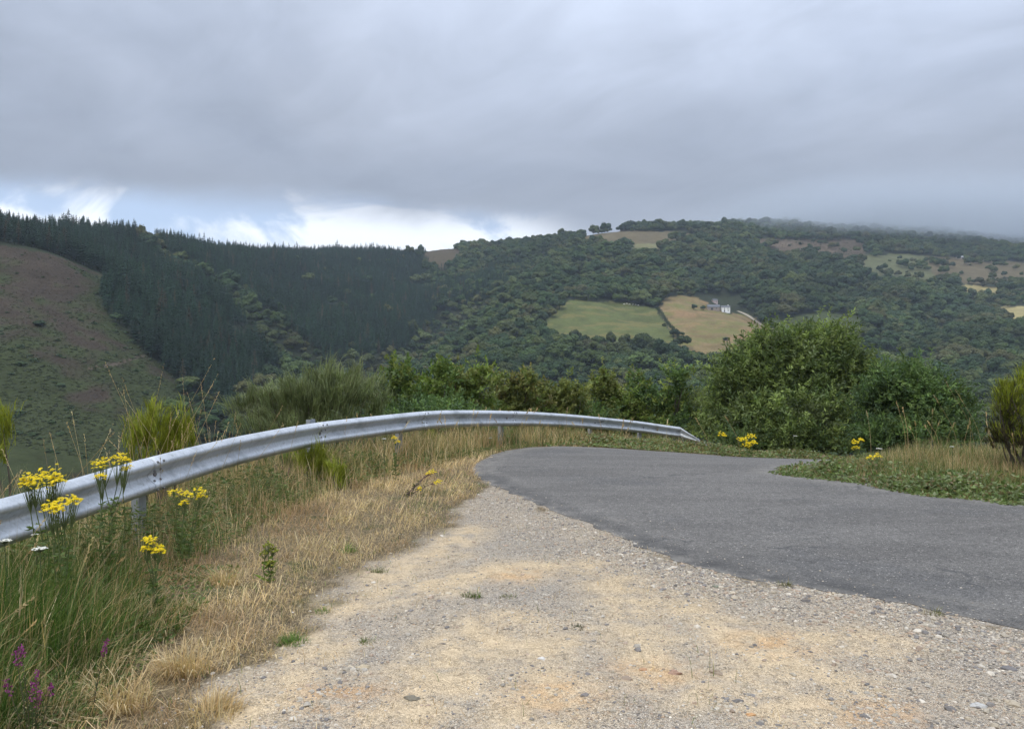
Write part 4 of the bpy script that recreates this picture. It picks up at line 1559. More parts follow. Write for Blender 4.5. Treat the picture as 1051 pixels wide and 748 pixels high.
gable_house('farmhouse', 'white farmhouse with slate roof at the top of the dry field', 'house', (744.5, 320), 9.0, 7.0, 5.0, 1.8, R(-6), M_WHITE, M_SLATE,
            [('door', -1.6, 0.9, 1.1, 2.4), ('window', -1.6, 3.6, 0.9, 1.1), ('window', 2.2, 3.6, 1.0, 1.1), ('window', 2.4, 1.3, 1.0, 1.1)])
gable_house('barn', 'long grey stone barn with slate roof left of the white farmhouse', 'barn', (732, 318), 13.0, 7.0, 3.2, 2.6, R(-4), M_RUBBLE, M_SLATE,
            [('door', -2.0, 1.0, 2.4, 2.4), ('window', 3.0, 1.6, 0.9, 0.9)], False)
gable_house('outbuilding', 'small pinkish outbuilding standing uphill behind the grey barn', 'outbuilding', (733.5, 311), 5.5, 4.5, 3.6, 1.2, R(10), M_PINK, M_SLATE,
            [('window', 0.8, 1.8, 0.9, 1.0)], False)
gable_house('barn', 'lone white roofed barn on the misty upper hillside', 'barn', (986, 266), 12.0, 8.0, 3.6, 1.8, R(4), M_RUBBLE, M_SHEET,
            [('door', 1.0, 1.2, 2.6, 2.8)], False)
gable_house('greenhouse', 'long low pale shed on the ridge above the brown field', 'shed', (644, 236), 26.0, 6.0, 2.0, 1.2, R(2), M_RUBBLE, M_SHEET,
            [('door', 8.0, 0.9, 1.4, 1.8)], False)
bpy.data.objects['greenhouse'].name = 'shed'


def cow_mesh(seed):
    """grazing cow grown from a skeleton with the skin modifier"""
    r = random.Random(seed)
    J = [((0, 0, 1.0), .30), ((.55, 0, 1.03), .30), ((-.55, 0, 1.02), .29), ((.95, 0, 1.05), .20), ((1.2, 0, .75), .14), ((1.42, 0, .40), .12), ((1.6, 0, .2), .07),
         ((.55, .20, .75), .13), ((.57, .21, .40), .07), ((.55, .21, .0), .06), ((.55, -.20, .75), .13), ((.50, -.21, .40), .07), ((.52, -.21, .0), .06),
         ((-.62, .20, .75), .15), ((-.75, .21, .42), .07), ((-.68, .21, .0), .06), ((-.62, -.20, .75), .15), ((-.72, -.21, .42), .07), ((-.62, -.21, .0), .06),
         ((-.88, 0, 1.02), .06), ((-.93, 0, .5), .03)]
    E = [(0, 1), (0, 2), (1, 3), (3, 4), (4, 5), (5, 6), (1, 7), (7, 8), (8, 9), (1, 10), (10, 11), (11, 12), (2, 13), (13, 14), (14, 15), (2, 16), (16, 17), (17, 18), (2, 19), (19, 20)]
    me = bpy.data.meshes.new('cow')
    me.from_pydata([j[0] for j in J], E, [])
    o = bpy.data.objects.new('cow', me)
    COL.objects.link(o)
    md = o.modifiers.new('skin', 'SKIN')
    for i, j in enumerate(J):
        me.skin_vertices[0].data[i].radius = (j[1], j[1])
    me.skin_vertices[0].data[0].use_root = True
    sb = o.modifiers.new('sub', 'SUBSURF')
    sb.levels = sb.render_levels = 1
    me.materials.append(M_COW)
    return o


cow0 = cow_mesh(1)
COWS = [(640.5, 313), (643.5, 312.5), (646, 313), (649.5, 313.2), (652.5, 313.6), (655, 314)]
for k, (c, r) in enumerate(COWS):
    o = cow0 if k == 0 else cow0.copy()
    if k:
        o.name = 'cow'
        COL.objects.link(o)
    p = at(c, r)
    o.location = (p[0], p[1], far_z(p[0], p[1]))
    o.rotation_euler = (0, 0, random.uniform(-.6, .6) + (math.pi if k % 3 == 1 else 0))
    tag(o, 'pale cow grazing near the top edge of the green hill field', 'cow', 'pale cows on the green field')


def far_tree(px, h, wd, tint, label, k):
    p = at(*px)
    root = thing('broadleaf_tree', label, 'tree', (p[0], p[1], far_z(p[0], p[1]) - 0.3), random.uniform(0, 6), 'trees round the hill fields')
    for nm, src in (('trunk', T_BROAD[k % len(T_BROAD)]), ('crown', K_BROAD[k % len(K_BROAD)])):
        o = bpy.data.objects.new(nm, src.data)
        COL.objects.link(o)
        o.parent = root
        o.scale = (wd, wd, h)
        o['tint'] = list(tint)


TREES = [((667, 315), 11, 13, 'round green tree at the top corner between the two fields'), ((556, 330), 12, 13, 'dark tree at the left end of the green field'),
         ((574, 318), 12, 14, 'broad tree at the upper left corner of the green field'), ((712, 318), 7, 9, 'dark tree left of the grey barn'),
         ((722, 318.5), 6, 7, 'small dark tree right in front of the grey barn'), ((762, 316), 12, 14, 'tall dark tree right behind the white farmhouse'),
         ((700, 345), 5, 6, 'low dark tree at the foot of the field hedge'), ((745, 349), 3.5, 8, 'low dark bush inside the dry field'),
         ((744, 228), 20, 14, 'tall dark tree group on the hilltop skyline'), ((752, 229), 17, 13, 'second dark tree on the hilltop skyline'),
         ((120, 331), 6, 9, 'lone round dark bush on the brown heath'), ((40, 335), 4, 7, 'low round dark bush at the left of the heath'),
         ((417, 252.5), 14, 11, 'lone small tree on the skyline beside the bare saddle')]
for k, (px, h, wd, lb) in enumerate(TREES):
    far_tree(px, h, wd, np.array([0.034, 0.056, 0.024]) * random.uniform(.8, 1.2), lb, k)

# hedge between the two fields
hp = catmull([at(c, r) for c, r in [(673, 316), (681, 325), (690, 337), (699, 352)]], 1.4)
V, Fc, C, nb = [], [], [], 0
P = np.repeat(hp, 26, axis=0) + rng.normal(size=(len(hp) * 26, 3)) * np.array([1.0, 1.0, 0.0])
P[:, 2] = hills(P[:, 0], P[:, 1]) + rng.uniform(0, 2.2, len(P))
v, f, c = leaves(P, rand_dirs(len(P)), rng.uniform(.5, .9, len(P)), rng.uniform(.4, .7, len(P)), np.array([0.032, 0.05, 0.02]) * rng.uniform(.6, 1.3, (len(P), 1)))
tag(mesh_np('hedge', v, f, M_LEAF, c), 'dark hedge running down between the green and dry fields', 'hedge')


# ------------------------------------------------------------------ near bushes
def crown_points(lobes, n, rmin=0.55, top=True):
    vol = np.array([l[1][0] * l[1][1] * l[1][2] for l in lobes]) ** (2 / 3)
    k = rng.choice(len(lobes), n, p=vol / vol.sum())
    d = rand_dirs(n)
    if top:
        d[:, 2] = np.where(d[:, 2] < -0.35, -d[:, 2] * 0.6, d[:, 2])
        d = norm(d)
    rad = rng.uniform(rmin ** 3, 1, n) ** (1 / 3)
    C = np.array([l[0] for l in lobes], float)[k]
    Rr = np.array([l[1] for l in lobes], float)[k]
    return C + d * Rr * rad[:, None], d, k


def leafy_bush(name, label, cat, base, lobes, nshoot, per, L, W, pal, shoot_len=0.35, up=0.5, group=None, rmin=0.6, twigs=14, trunk_r=0.05, mat=None, jag=0.12):
    """stems and limbs in the trunk; leafy shoots through the crown's volume"""
    root = thing(name, label, cat, base, 0, group)
    mb = MB()
    for k in range(twigs):
        c, r = lobes[k % len(lobes)]
        e = np.array(c) + rand_dirs(1)[0] * np.array(r) * 0.6
        s = np.array([rng.normal() * 0.12, rng.normal() * 0.12, -0.25])
        m1 = s * 0.6 + e * 0.4 + rng.normal(size=3) * 0.12
        m1[2] = max(m1[2], 0.2)
        pts = catmull([s, m1, e], 0.25)
        mb.tube(pts, np.linspace(trunk_r, 0.008, len(pts)), (.1, .09, .07), 6)
    mb.build('trunk', M_BARK, root)
    P, D, k = crown_points(lobes, nshoot, rmin)
    P = P + D * (rng.uniform(-1, 1, nshoot) ** 3)[:, None] * jag * 2
    tone = rng.uniform(0.62, 1.38, nshoot) * (0.7 + 0.6 * vnoise(P[:, 0] * 2.1 + P[:, 2], P[:, 1] * 2.1 + P[:, 2] * 1.7, 131))
    pk = np.clip((vnoise(P[:, 0] * 1.3 + 9, P[:, 2] * 1.3 + P[:, 1], 133) * len(pal) * 0.6 + rng.uniform(0, len(pal) * 0.5, nshoot)).astype(int), 0, len(pal) - 1)
    sd = norm(D * 0.7 + np.array([0, 0, up]) + rng.normal(size=(nshoot, 3)) * 0.35)
    t = np.tile(np.linspace(0.05, 1, per), nshoot)
    i = np.repeat(np.arange(nshoot), per)
    sl = rng.uniform(0.6, 1.3, nshoot)[i] * shoot_len
    Q = P[i] + sd[i] * (t * sl)[:, None] + np.array([0, 0, -1.0]) * (t ** 2 * sl * 0.18)[:, None]
    ld = norm(sd[i] * 0.6 + rand_dirs(len(i)) * 0.9)
    col = np.array(pal)[pk][i] * (tone[i] * rng.uniform(0.8, 1.2, len(i)))[:, None]
    v, f, c = leaves(Q, ld, rng.uniform(.7, 1.25, len(i)) * L, rng.uniform(.7, 1.2, len(i)) * W, col)
    mesh_np('crown', v, f, mat or M_LEAF, c, False, root)
    return root


def broom_bush(name, label, cat, base, lobes, n, H, pal, W=0.006, lean=0.5, dead=0.1, group=None, tip=None, stems=16):
    """thin upright switches on a spread of woody stems"""
    root = thing(name, label, cat, base, 0, group)
    mb = MB()
    for k in range(stems):
        c, r = lobes[k % len(lobes)]
        e = np.array(c) + rand_dirs(1)[0] * np.array(r) * 0.5
        s = np.array([e[0] * 0.25 + rng.normal() * 0.06, e[1] * 0.25 + rng.normal() * 0.06, -0.2])
        pts = catmull([s, s * .5 + e * .5 + rng.normal(size=3) * 0.06, e], 0.2)
        mb.tube(pts, np.linspace(0.018, 0.004, len(pts)), (.1, .08, .06), 5)
    mb.build('stem', M_BARK, root)
    per = 46
    npl = max(6, n // per)
    n = npl * per
    Pp, Dp, k = crown_points(lobes, npl, 0.30)
    ax = norm(Dp * np.array([.85, .85, .35]) * lean * 1.5 + np.array([0, 0, .62]) + rng.normal(size=(npl, 3)) * .30)
    hp_ = H * rng.lognormal(0, .32, npl)
    i = np.repeat(np.arange(npl), per)
    q = rng.random(n)
    P = Pp[i] + ax[i] * (hp_[i] * (q - .75))[:, None] + rng.normal(size=(n, 3)) * (hp_[i] * .10)[:, None]
    dr_ = norm(ax[i] + rng.normal(size=(n, 3)) * np.array([.30, .30, .12]))
    az = np.arctan2(dr_[:, 1], dr_[:, 0])
    ln = np.arccos(np.clip(dr_[:, 2], 0, 1))
    h = hp_[i] * rng.uniform(0.35, 0.8, n)
    ptone = rng.uniform(.72, 1.28, npl)[i]
    tone = rng.uniform(0.7, 1.3, n) * (0.75 + 0.5 * vnoise(P[:, 0] * 3 + P[:, 2], P[:, 1] * 3 + P[:, 2] * 2, 141))
    tone = tone * ptone
    col = np.array(pal)[rng.integers(0, len(pal), n)] * tone[:, None]
    zrel = P[:, 2] / max(l[0][2] + l[1][2] for l in lobes)
    dd = rng.random(n) < dead * np.clip(2.0 - 2.6 * zrel, 0.15, 2)
    col[dd] = np.array([0.085, 0.070, 0.042]) * rng.uniform(.6, 1.2, (dd.sum(), 1))
    v, f, c = blades(P, h, az, ln, W, col, 0.6, None if tip is None else np.where(dd[:, None], col, np.broadcast_to(np.array(tip), (n, 3)) * tone[:, None]))
    mesh_np('foliage', v, f, M_GRASS, c, False, root)
    return root


def gbase(col, d):
    x = (col - CX) / F * d
    return x, d, float(ground(x, d))


def zrow(row, d):
    return EYE - (row - CY) / F * d


def lobes_px(base, d, items):
    """crown lobes given as (column, row, depth offset, half-width px, half-height px)"""
    out = []
    for c, r, dy, w, h in items:
        dd = d + dy
        x = (c - CX) / F * dd
        z = zrow(r, dd)
        rw, rh = w / F * dd, h / F * dd
        out.append(((x - base[0], dd - base[1], z - base[2]), (rw, rw * 0.9, rh)))
    return out


GREEN = [(0.058, 0.094, 0.022), (0.076, 0.115, 0.026), (0.046, 0.080, 0.022), (0.095, 0.128, 0.030)]
GREEN = [(2.1 * c[0], 1.85 * c[1], 2.0 * c[2]) for c in GREEN]
WILLOW = [(0.062, 0.098, 0.028), (0.080, 0.120, 0.034), (0.052, 0.084, 0.028), (0.098, 0.140, 0.040), (0.070, 0.100, 0.040)]
WILLOW = [(2.0 * c[0], 1.75 * c[1], 1.9 * c[2]) for c in WILLOW]
DARKG = [(0.040, 0.064, 0.022), (0.052, 0.078, 0.024), (0.034, 0.055, 0.022)]
DARKG = [tuple(2.4 * q for q in c) for c in DARKG]
OLIVE = [(0.085, 0.102, 0.028), (0.100, 0.112, 0.030), (0.066, 0.084, 0.025), (0.090, 0.086, 0.028)]
OLIVE = [(1.95 * c[0], 1.85 * c[1], 2.0 * c[2]) for c in OLIVE]
GREY = [(0.105, 0.125, 0.055), (0.085, 0.108, 0.045), (0.125, 0.140, 0.065), (0.072, 0.095, 0.036)]
GREY = [tuple(1.5 * q for q in c) for c in GREY]
YELLOW = [(0.25, 0.28, 0.026), (0.20, 0.245, 0.026), (0.31, 0.33, 0.034), (0.12, 0.16, 0.022)]

d = 24.5
b = gbase(815, d)
leafy_bush('willow_tree', 'large rounded green willow behind the end of the guardrail', 'tree', b,
           lobes_px(b, d, [(810, 388, 0, 46, 46), (768, 400, -.2, 34, 42), (852, 392, .3, 40, 42), (838, 362, 0, 30, 22), (795, 370, .2, 28, 24), (745, 424, -.3, 16, 30),
                           (880, 415, -.2, 24, 38), (815, 430, -.8, 60, 30), (860, 352, .2, 14, 12), (770, 440, -1.0, 34, 22), (815, 450, -1.4, 46, 20), (862, 446, -1.0, 36, 24), (740, 448, -.8, 20, 20)]), 5200, 13, 0.150, 0.052, WILLOW, 0.50, 0.75, None, 0.6, 26, 0.07, None, 0.24)
d = 22.5
b = gbase(800, d)
leafy_bush('shrub', 'low leafy growth along the foot of the big willow', 'shrub', b,
           lobes_px(b, d, [(760, 458, 0, 26, 14), (800, 460, .3, 34, 15), (845, 460, 0, 34, 14), (885, 460, .2, 28, 14)]), 1500, 12, 0.10, 0.04, DARKG + WILLOW, 0.34, 0.7, None, .3, 8, .02, None, .2)
d = 20.5
b = gbase(938, d)
leafy_bush('shrub', 'dark green rounded shrub right of the big willow', 'shrub', b,
           lobes_px(b, d, [(935, 420, 0, 38, 38), (908, 425, .3, 24, 40), (968, 430, 0, 26, 32), (925, 402, .2, 26, 24), (950, 450, -.6, 44, 22), (905, 455, -.4, 26, 20)]), 3000, 13, 0.120, 0.040, DARKG + WILLOW[:1], 0.40, 0.6, None, .6, 16, .05, None, .2)
d = 27
b = gbase(718, d)
leafy_bush('shrub', 'small greyish shrub tucked against the left side of the willow', 'shrub', b,
           lobes_px(b, d, [(718, 428, 0, 22, 26), (704, 440, -.3, 18, 20)]), 500, 13, 0.10, 0.036, GREEN + GREY[:2], 0.34, 0.6)
for cc, dd, items, pal, lb in [
        (420, 19.5, [(412, 408, 0, 22, 22), (440, 402, .4, 26, 20), (425, 424, -.3, 34, 20)], GREEN, 'bright green bramble-like shrub right beside the tall broom'),
        (478, 21, [(470, 405, 0, 24, 22), (492, 408, .4, 18, 18), (478, 425, -.3, 32, 18)], GREEN[:2] + OLIVE[:2], 'bushy green shrub behind the highest stretch of rail'),
        (528, 22.5, [(520, 412, 0, 18, 20), (540, 410, .3, 18, 18), (530, 428, -.3, 28, 16)], OLIVE + GREEN[:1], 'olive shrub behind the rail between two green shrubs'),
        (575, 23.5, [(565, 410, 0, 18, 18), (588, 417, .3, 15, 18), (575, 430, -.3, 28, 16)], OLIVE, 'brownish olive shrub behind the right part of the rail'),
        (632, 25.5, [(628, 405, 0, 18, 18), (642, 418, .3, 22, 22), (622, 430, -.3, 20, 18)], GREEN[:2] + OLIVE[:2], 'light green leafy shrub left of the tallest rail-end shrub'),
        (672, 26, [(662, 402, 0, 22, 20), (686, 410, .3, 20, 22), (675, 428, -.3, 34, 20)], GREEN + DARKG, 'tall leafy green shrub behind the end of the rail')]:
    b = gbase(cc, dd)
    c0, c1 = min(i[0] - i[3] for i in items), max(i[0] + i[3] for i in items)
    top = min(i[1] - i[4] for i in items)
    items = [(c, r + 16, q, w * .84, h) for c, r, q, w, h in items] + [(random.uniform(c0 + 6, c1 - 6), top + random.uniform(6, 24), random.uniform(-.3, .3), random.uniform(4, 8), random.uniform(7, 13)) for _ in range(7)]
    leafy_bush('shrub', lb, 'shrub', b, lobes_px(b, dd, items), 800, 12, 0.125, 0.060, pal, 0.36, 0.6, 'shrubs behind the guardrail', .5, 10, .035, None, .2)
# lower growth on the slope under them
for cc, dd, items, pal, lb in [
        (455, 17.5, [(450, 440, 0, 60, 24), (420, 440, .5, 40, 22)], DARKG, 'dark low shrub under the green shrubs behind the rail'),
        (600, 24.2, [(600, 438, 0, 40, 18), (560, 440, -.5, 40, 16)], DARKG + OLIVE[:1], 'dark low shrub in the dip behind the rail')]:
    b = gbase(cc, dd)
    leafy_bush('shrub', lb, 'shrub', b, lobes_px(b, dd, items), 800, 13, 0.085, 0.04, pal, 0.34, 0.5, 'shrubs behind the guardrail')

d = 13.0
b = gbase(318, d)
broom_bush('broom_bush', 'big feathery grey-green broom bush behind the left rail', 'shrub', b,
           lobes_px(b, d, [(318, 425, 0, 60, 40), (266, 424, .2, 30, 28), (362, 405, .3, 34, 28), (338, 414, -.3, 44, 34), (292, 412, .3, 30, 20), (388, 422, .5, 20, 22), (345, 392, .1, 26, 14), (275, 405, 0, 16, 10), (310, 440, -.6, 70, 18)]),
           17000, 0.34, GREY, 0.010, 0.95, 0.10, None, (0.20, 0.225, 0.11), 26)
d = 10.8
b = gbase(1062, d)
broom_bush('broom_bush', 'yellow-green broom bush with a brown inside at the right edge', 'shrub', b,
           lobes_px(b, d, [(1062, 425, 0, 44, 46), (1034, 418, -.2, 18, 28), (1085, 400, .2, 40, 36), (1060, 455, -.2, 44, 28), (1030, 448, 0, 18, 24)]), 17000, 0.17, YELLOW, 0.008, 0.9, 0.5, None, (0.26, 0.28, 0.03), 24)
d = 8.4
b = gbase(166, d)
broom_bush('broom_bush', 'small bright yellow-green broom behind the rail with dry stalks round it', 'shrub', b,
           lobes_px(b, d, [(158, 438, 0, 22, 28), (185, 446, .1, 18, 24), (168, 462, 0, 34, 26), (146, 448, 0, 16, 20)]), 4200, 0.20, YELLOW[:3], 0.007, 0.3, 0.04, None, (0.24, 0.25, 0.03), 10)
d = 7.0
b = gbase(-8, d)
broom_bush('broom_bush', 'yellow-green broom tip cut off by the left edge', 'shrub', b,
           lobes_px(b, d, [(-8, 440, 0, 20, 28), (-16, 470, 0, 26, 30)]), 2200, 0.2, YELLOW[:3], 0.006, 0.3, 0.04, None, (0.24, 0.25, 0.03), 8)
# young broom at the foot of the rail
for cc, rr, hh, nn, lb in [(318, 500, 0.56, 420, 'young yellow-green broom in front of the purple flowered plant'), (343, 503, 0.34, 360, 'low yellow-green broom tuft at the edge of the dry grass'),
                           (442, 462, 0.36, 300, 'bright yellow broom tuft beside the rail post'), (300, 492, 0.34, 260, 'dark green broom tuft tucked under the rail')]:
    p = at_near(cc, rr)
    root = broom_bush('broom_plant', lb, 'plant', (p[0], p[1], p[2]), [((0, 0, hh * .55), (hh * .34, hh * .3, hh * .4)), ((hh * .2, 0.05, hh * .4), (hh * .3, hh * .3, hh * .3))],
                      nn * 5, hh * 0.55, YELLOW[:3] if 'dark' not in lb else GREEN[:2], 0.006, 0.25, 0.05, 'young broom plants below the rail', (0.22, 0.24, 0.04) if 'dark' not in lb else None, 7)


# ------------------------------------------------------------------ flowers
def flower_heads(mb, C, size, petal, centre, cupped=0.25):
    """little daisy-like heads: a domed disc with ten rays"""
    for c in C:
        s = size * random.uniform(.8, 1.25)
        n = norm(np.array([random.gauss(0, .35), random.gauss(0, .35) - .25, 1.0]))
        u = norm(np.cross(n, [0.3, 1, 0.1]))
        w = np.cross(n, u)
        k = 10
        V, Fc, Cc = [], [], []
        tone = random.uniform(.85, 1.1)
        for j in range(k):
            a = 6.283 * j / k + random.uniform(-.1, .1)
            d = math.cos(a) * u + math.sin(a) * w
            e = np.cross(n, d)
            i = len(V)
            V += [c + d * s * .25, c + d * s * .65 + e * s * .17 + n * s * .05, c + d * s - n * s * random.uniform(0, .3), c + d * s * .65 - e * s * .17 + n * s * .05]
            Fc += [[i, i + 1, i + 2], [i, i + 2, i + 3]]
            Cc += [np.array(petal) * tone * random.uniform(.85, 1.1)] * 4
        i = len(V)
        for j in range(8):
            a = 6.283 * j / 8
            V.append(c + (math.cos(a) * u + math.sin(a) * w) * s * .36 + n * s * .03)
        V.append(c + n * s * cupped)
        Fc += [[i + j, i + (j + 1) % 8, i + 8] for j in range(8)]
        Cc += [np.array(centre) * tone] * 9
        mb.add(V, Fc, np.array(Cc))


YEL, YELC = (0.86, 0.70, 0.010), (0.78, 0.52, 0.010)


def ragwort(label, base, heads, lean=(0, 0), size=0.0115, nf=34, leafcol=(0.11, 0.155, 0.045), name='ragwort_plant', bud=False, purple=False):
    """heads: list of (dx, dy, z, radius) of the flat flower clusters"""
    root = thing(name, label, 'flower plant' if not bud else 'plant', base)
    hc = []
    for dx, dy, hz, rad in heads:
        mb = MB()
        s = np.array([dx * 0.15 + rng.normal() * .012, dy * .15 + rng.normal() * .012, -0.04])
        e = np.array([dx, dy, hz])
        m = s * .5 + e * .5 + np.array([lean[0], lean[1], 0]) * 0.5 * hz + rng.normal(size=3) * np.array([.03, .03, 0]) * hz
        fork = s * .22 + e * .78 + np.array([lean[0], lean[1], 0]) * .2 * hz
        pts = catmull([s, m, fork], 0.05)
        colr = np.array([0.11, 0.14, 0.05]) if not purple else np.array([0.11, 0.06, 0.07])
        mb.tube(pts, np.linspace(0.0055, 0.003, len(pts)), colr, 5)
        C = []
        for k in range(int(nf * 1.5)):
            a, q = random.uniform(0, 6.28), math.sqrt(random.random()) * rad * 1.15
            C.append(e + np.array([math.cos(a) * q, math.sin(a) * q * .9, random.gauss(0, rad * .22) - q * q / max(rad, .01) * .45]))
        for c in C[::2]:
            mb.tube([fork, fork * .45 + c * .55 - [0, 0, .006], c], [0.0022, 0.0015, 0.001], colr * 1.1, 4, False)
        # toothed leaves up the stem
        nl = int(hz * 60)
        t = rng.uniform(0.05, 0.92, nl)
        ii = (t * (len(pts) - 1)).astype(int)
        az = rng.uniform(0, 6.28, nl)
        D = np.column_stack([np.cos(az), np.sin(az), rng.uniform(-.1, .7, nl)])
        v, f, c = leaves(pts[ii], D, rng.uniform(.04, .095, nl) * (1.15 - .6 * t), rng.uniform(.012, .024, nl), np.array(leafcol) * rng.uniform(.7, 1.35, (nl, 1)))
        st = mb.build('stem', M_STEM, root)
        mesh_np('foliage', v, f, M_LEAF, c, False, st)
        hm = MB()
        if bud:
            for cpt in C:
                vv, ff = ico(0)
                hm.add(vv * 0.006 * random.uniform(.7, 1.3) + cpt, ff, np.array([0.24, 0.26, 0.03]) * random.uniform(.7, 1.2))
        else:
            flower_heads(hm, C, size, YEL, YELC)
        hm.build('flower_cluster', M_FLOWER, st)
    return root


def px3(c, r, d):
    return np.array([(c - CX) / F * d, d, zrow(r, d)])


def ragwort_px(label, d, base_col, heads, **kw):
    bx = (base_col - CX) / F * d
    bz = float(ground(bx, d))
    hs = []
    for c, r, dy, wpx in heads:
        p = px3(c, r, d + dy)
        hs.append((p[0] - bx, dy, p[2] - bz, wpx / 2 / F * d))
    return ragwort(label, (bx, d, bz), hs, **kw)


ragwort_px('tallest yellow ragwort with its broad flower head above the rail at the far left', 4.75, 46, [(34, 487, 0, 22), (52, 482, .05, 24), (44, 490, -.05, 24), (58, 489, .04, 16), (28, 493, 0, 14)], nf=26)
ragwort_px('yellow ragwort flowering against the beam below the tallest one', 4.5, 66, [(52, 517, 0, 20), (66, 512, .04, 22), (76, 511, 0, 14), (58, 520, -.03, 14)], nf=22)
ragwort_px('wide yellow ragwort whose flowers overlap the top of the rail by the bolts', 5.45, 112, [(100, 474, 0, 16), (108, 470, .05, 18), (122, 467, 0, 16), (128, 470, -.05, 12), (103, 487, -.1, 10), (130, 478, 0, 12)], nf=18)
ragwort_px('yellow ragwort below the rail at the edge of the dry grass', 6.1, 188, [(180, 502, 0, 14), (190, 505, .05, 14), (203, 501, 0, 14), (189, 514, 0, 10), (207, 507, .03, 10)], nf=15)
ragwort_px('short yellow ragwort standing in the green grass well below the rail', 4.9, 158, [(152, 551, 0, 14), (158, 558, .04, 16), (163, 563, 0, 10), (150, 561, 0, 10)], nf=17)
p = at_near(408, 508)
ragwort('leaning ragwort with purple stems sprawling over the dry grass', tuple(p), [(0.42, 0.05, .30, .050), (0.50, -.05, .19, .050), (0.27, -.02, .10, .045), (0.37, 0.1, .26, .03)],
        nf=14, size=0.012, purple=True, leafcol=(0.09, 0.10, 0.03))
p = at_near(275, 598)
ragwort('upright leafy plant in yellow-green bud alone on the dry grass', tuple(p), [(0.0, 0, .29, .035), (0.035, .02, .25, .03), (-.03, .01, .23, .03), (.03, -.02, .16, .03)], nf=22, bud=True,
        leafcol=(0.14, 0.20, 0.035), name='budding_plant')
ragwort_px('yellow ragwort bush in front of the willow', 16.5, 768, [(762, 449, 0, 10), (770, 446, .1, 10), (773, 453, 0, 9), (766, 455, 0, 10)], nf=24, size=0.022)
ragwort_px('thin yellow ragwort just beyond the buried end of the rail', 18.5, 742, [(741, 444, 0, 6), (743, 446, 0, 4)], nf=14, size=0.022)
ragwort_px('yellow ragwort on top of the bramble bank', 11.6, 879, [(877, 452, 0, 6), (884, 450, .05, 6), (879, 458, 0, 8)], nf=14, size=0.016)
ragwort_px('low yellow ragwort in the straw grass of the bramble bank', 10.9, 897, [(893, 468, 0, 8), (901, 466, .05, 8)], nf=14, size=0.015)
ragwort_px('small yellow ragwort against the young broom under the rail', 10.6, 406, [(405, 448, 0, 5), (408, 452, 0, 5)], nf=12, size=0.014)


def umbel_plant(label, d, c, r, rad, n=40, bc=None):
    """yarrow: a flat plate of small white florets on a stem"""
    bx = ((bc or c) - CX) / F * d
    bz = float(ground(bx, d))
    root = thing('yarrow_plant', label, 'flower plant', (bx, d, bz), 0, 'white yarrow flowers')
    top = px3(c, r, d) - np.array([bx, d, bz])
    mb = MB()
    mb.tube(catmull([(0, 0, -.03), top * .5 + [.01, 0, 0], top - [0, 0, rad * .7]], 0.05), 0.0025, (.09, .11, .05), 5)
    hm = MB()
    for k in range(n):
        a, q = random.uniform(0, 6.28), math.sqrt(random.random()) * rad
        c3 = top + np.array([math.cos(a) * q, math.sin(a) * q, random.gauss(0, rad * .06) - q * q / rad * .12])
        mb.tube([top - [0, 0, rad * .7], c3], [0.0012, 0.0008], (.1, .12, .06), 3, False)
        vv, ff = ico(0)
        hm.add(vv * np.array([1, 1, .5]) * rad * .16 * random.uniform(.7, 1.2) + c3, ff, np.array([.78, .77, .72]) * random.uniform(.85, 1.05))
    mb.build('stem', M_STEM, root)
    hm.build('flower_cluster', M_FLOWER, root)


for lb, d, c, r, w in [('white yarrow head in the green grass below the first ragworts', 4.3, 41, 562, 14), ('white yarrow head touching the rail at the left edge', 4.35, 5, 554, 12),
                       ('small white yarrow head beside the rail bottom', 4.9, 36, 548, 7), ('tiny white yarrow on the dry grass under the rail', 15.2, 503, 449, 4.0),
                       ('white yarrow in the straw under the rail post', 9.6, 394, 450, 4), ('white yarrow on the left part of the bramble bank', 11.2, 902, 460, 6),
                       ('white yarrow above the straw at the right of the bank', 9.9, 977, 458, 4), ('small white yarrow at the tip of the bramble bank', 13.5, 816, 447, 4)]:
    umbel_plant(lb, d, c, r, w / 2 / F * d)


def spike_plant(label, d, base_c, base_r, spikes, colr, group, h=0.05):
    p = at_near(base_c, base_r)
    root = thing('heather_plant', label, 'flower plant', tuple(p), 0, group)
    d = p[1]
    for c, r, hp in spikes:
        t = px3(c, r, d + random.uniform(-.06, .06)) - p
        mb = MB()
        pts = catmull([(t[0] * .2, t[1] * .2, -.02), (t[0] * .55, t[1] * .5, t[2] * .5), tuple(t)], 0.03)
        mb.tube(pts, np.linspace(.0028, .0012, len(pts)), (.10, .09, .05), 5)
        st = mb.build('stem', M_STEM, root)
        nl = 60
        tt = rng.uniform(.05, .8, nl)
        ii = (tt * (len(pts) - 1)).astype(int)
        v, f, cc = leaves(pts[ii], rand_dirs(nl) + [0, 0, .6], rng.uniform(.012, .03, nl), rng.uniform(.003, .006, nl), np.array([.06, .085, .03]) * rng.uniform(.7, 1.3, (nl, 1)))
        mesh_np('foliage', v, f, M_LEAF, cc, False, st)
        n = 46
        L = hp / F * d
        q = rng.uniform(0, 1, n)
        ax = norm(np.array(pts[-1]) - np.array(pts[-3]))
        C = t - ax * L * .5 + ax * (q * L)[:, None] + rand_dirs(n) * (0.011 * (1.1 - .6 * q))[:, None]
        v, f, cc = leaves(C, rand_dirs(n) + [0, 0, .3], rng.uniform(.007, .013, n), rng.uniform(.006, .010, n), np.array(colr) * rng.uniform(.6, 1.3, (n, 1)))
        mesh_np('flower_spike', v, f, M_FLOWER, cc, False, st)


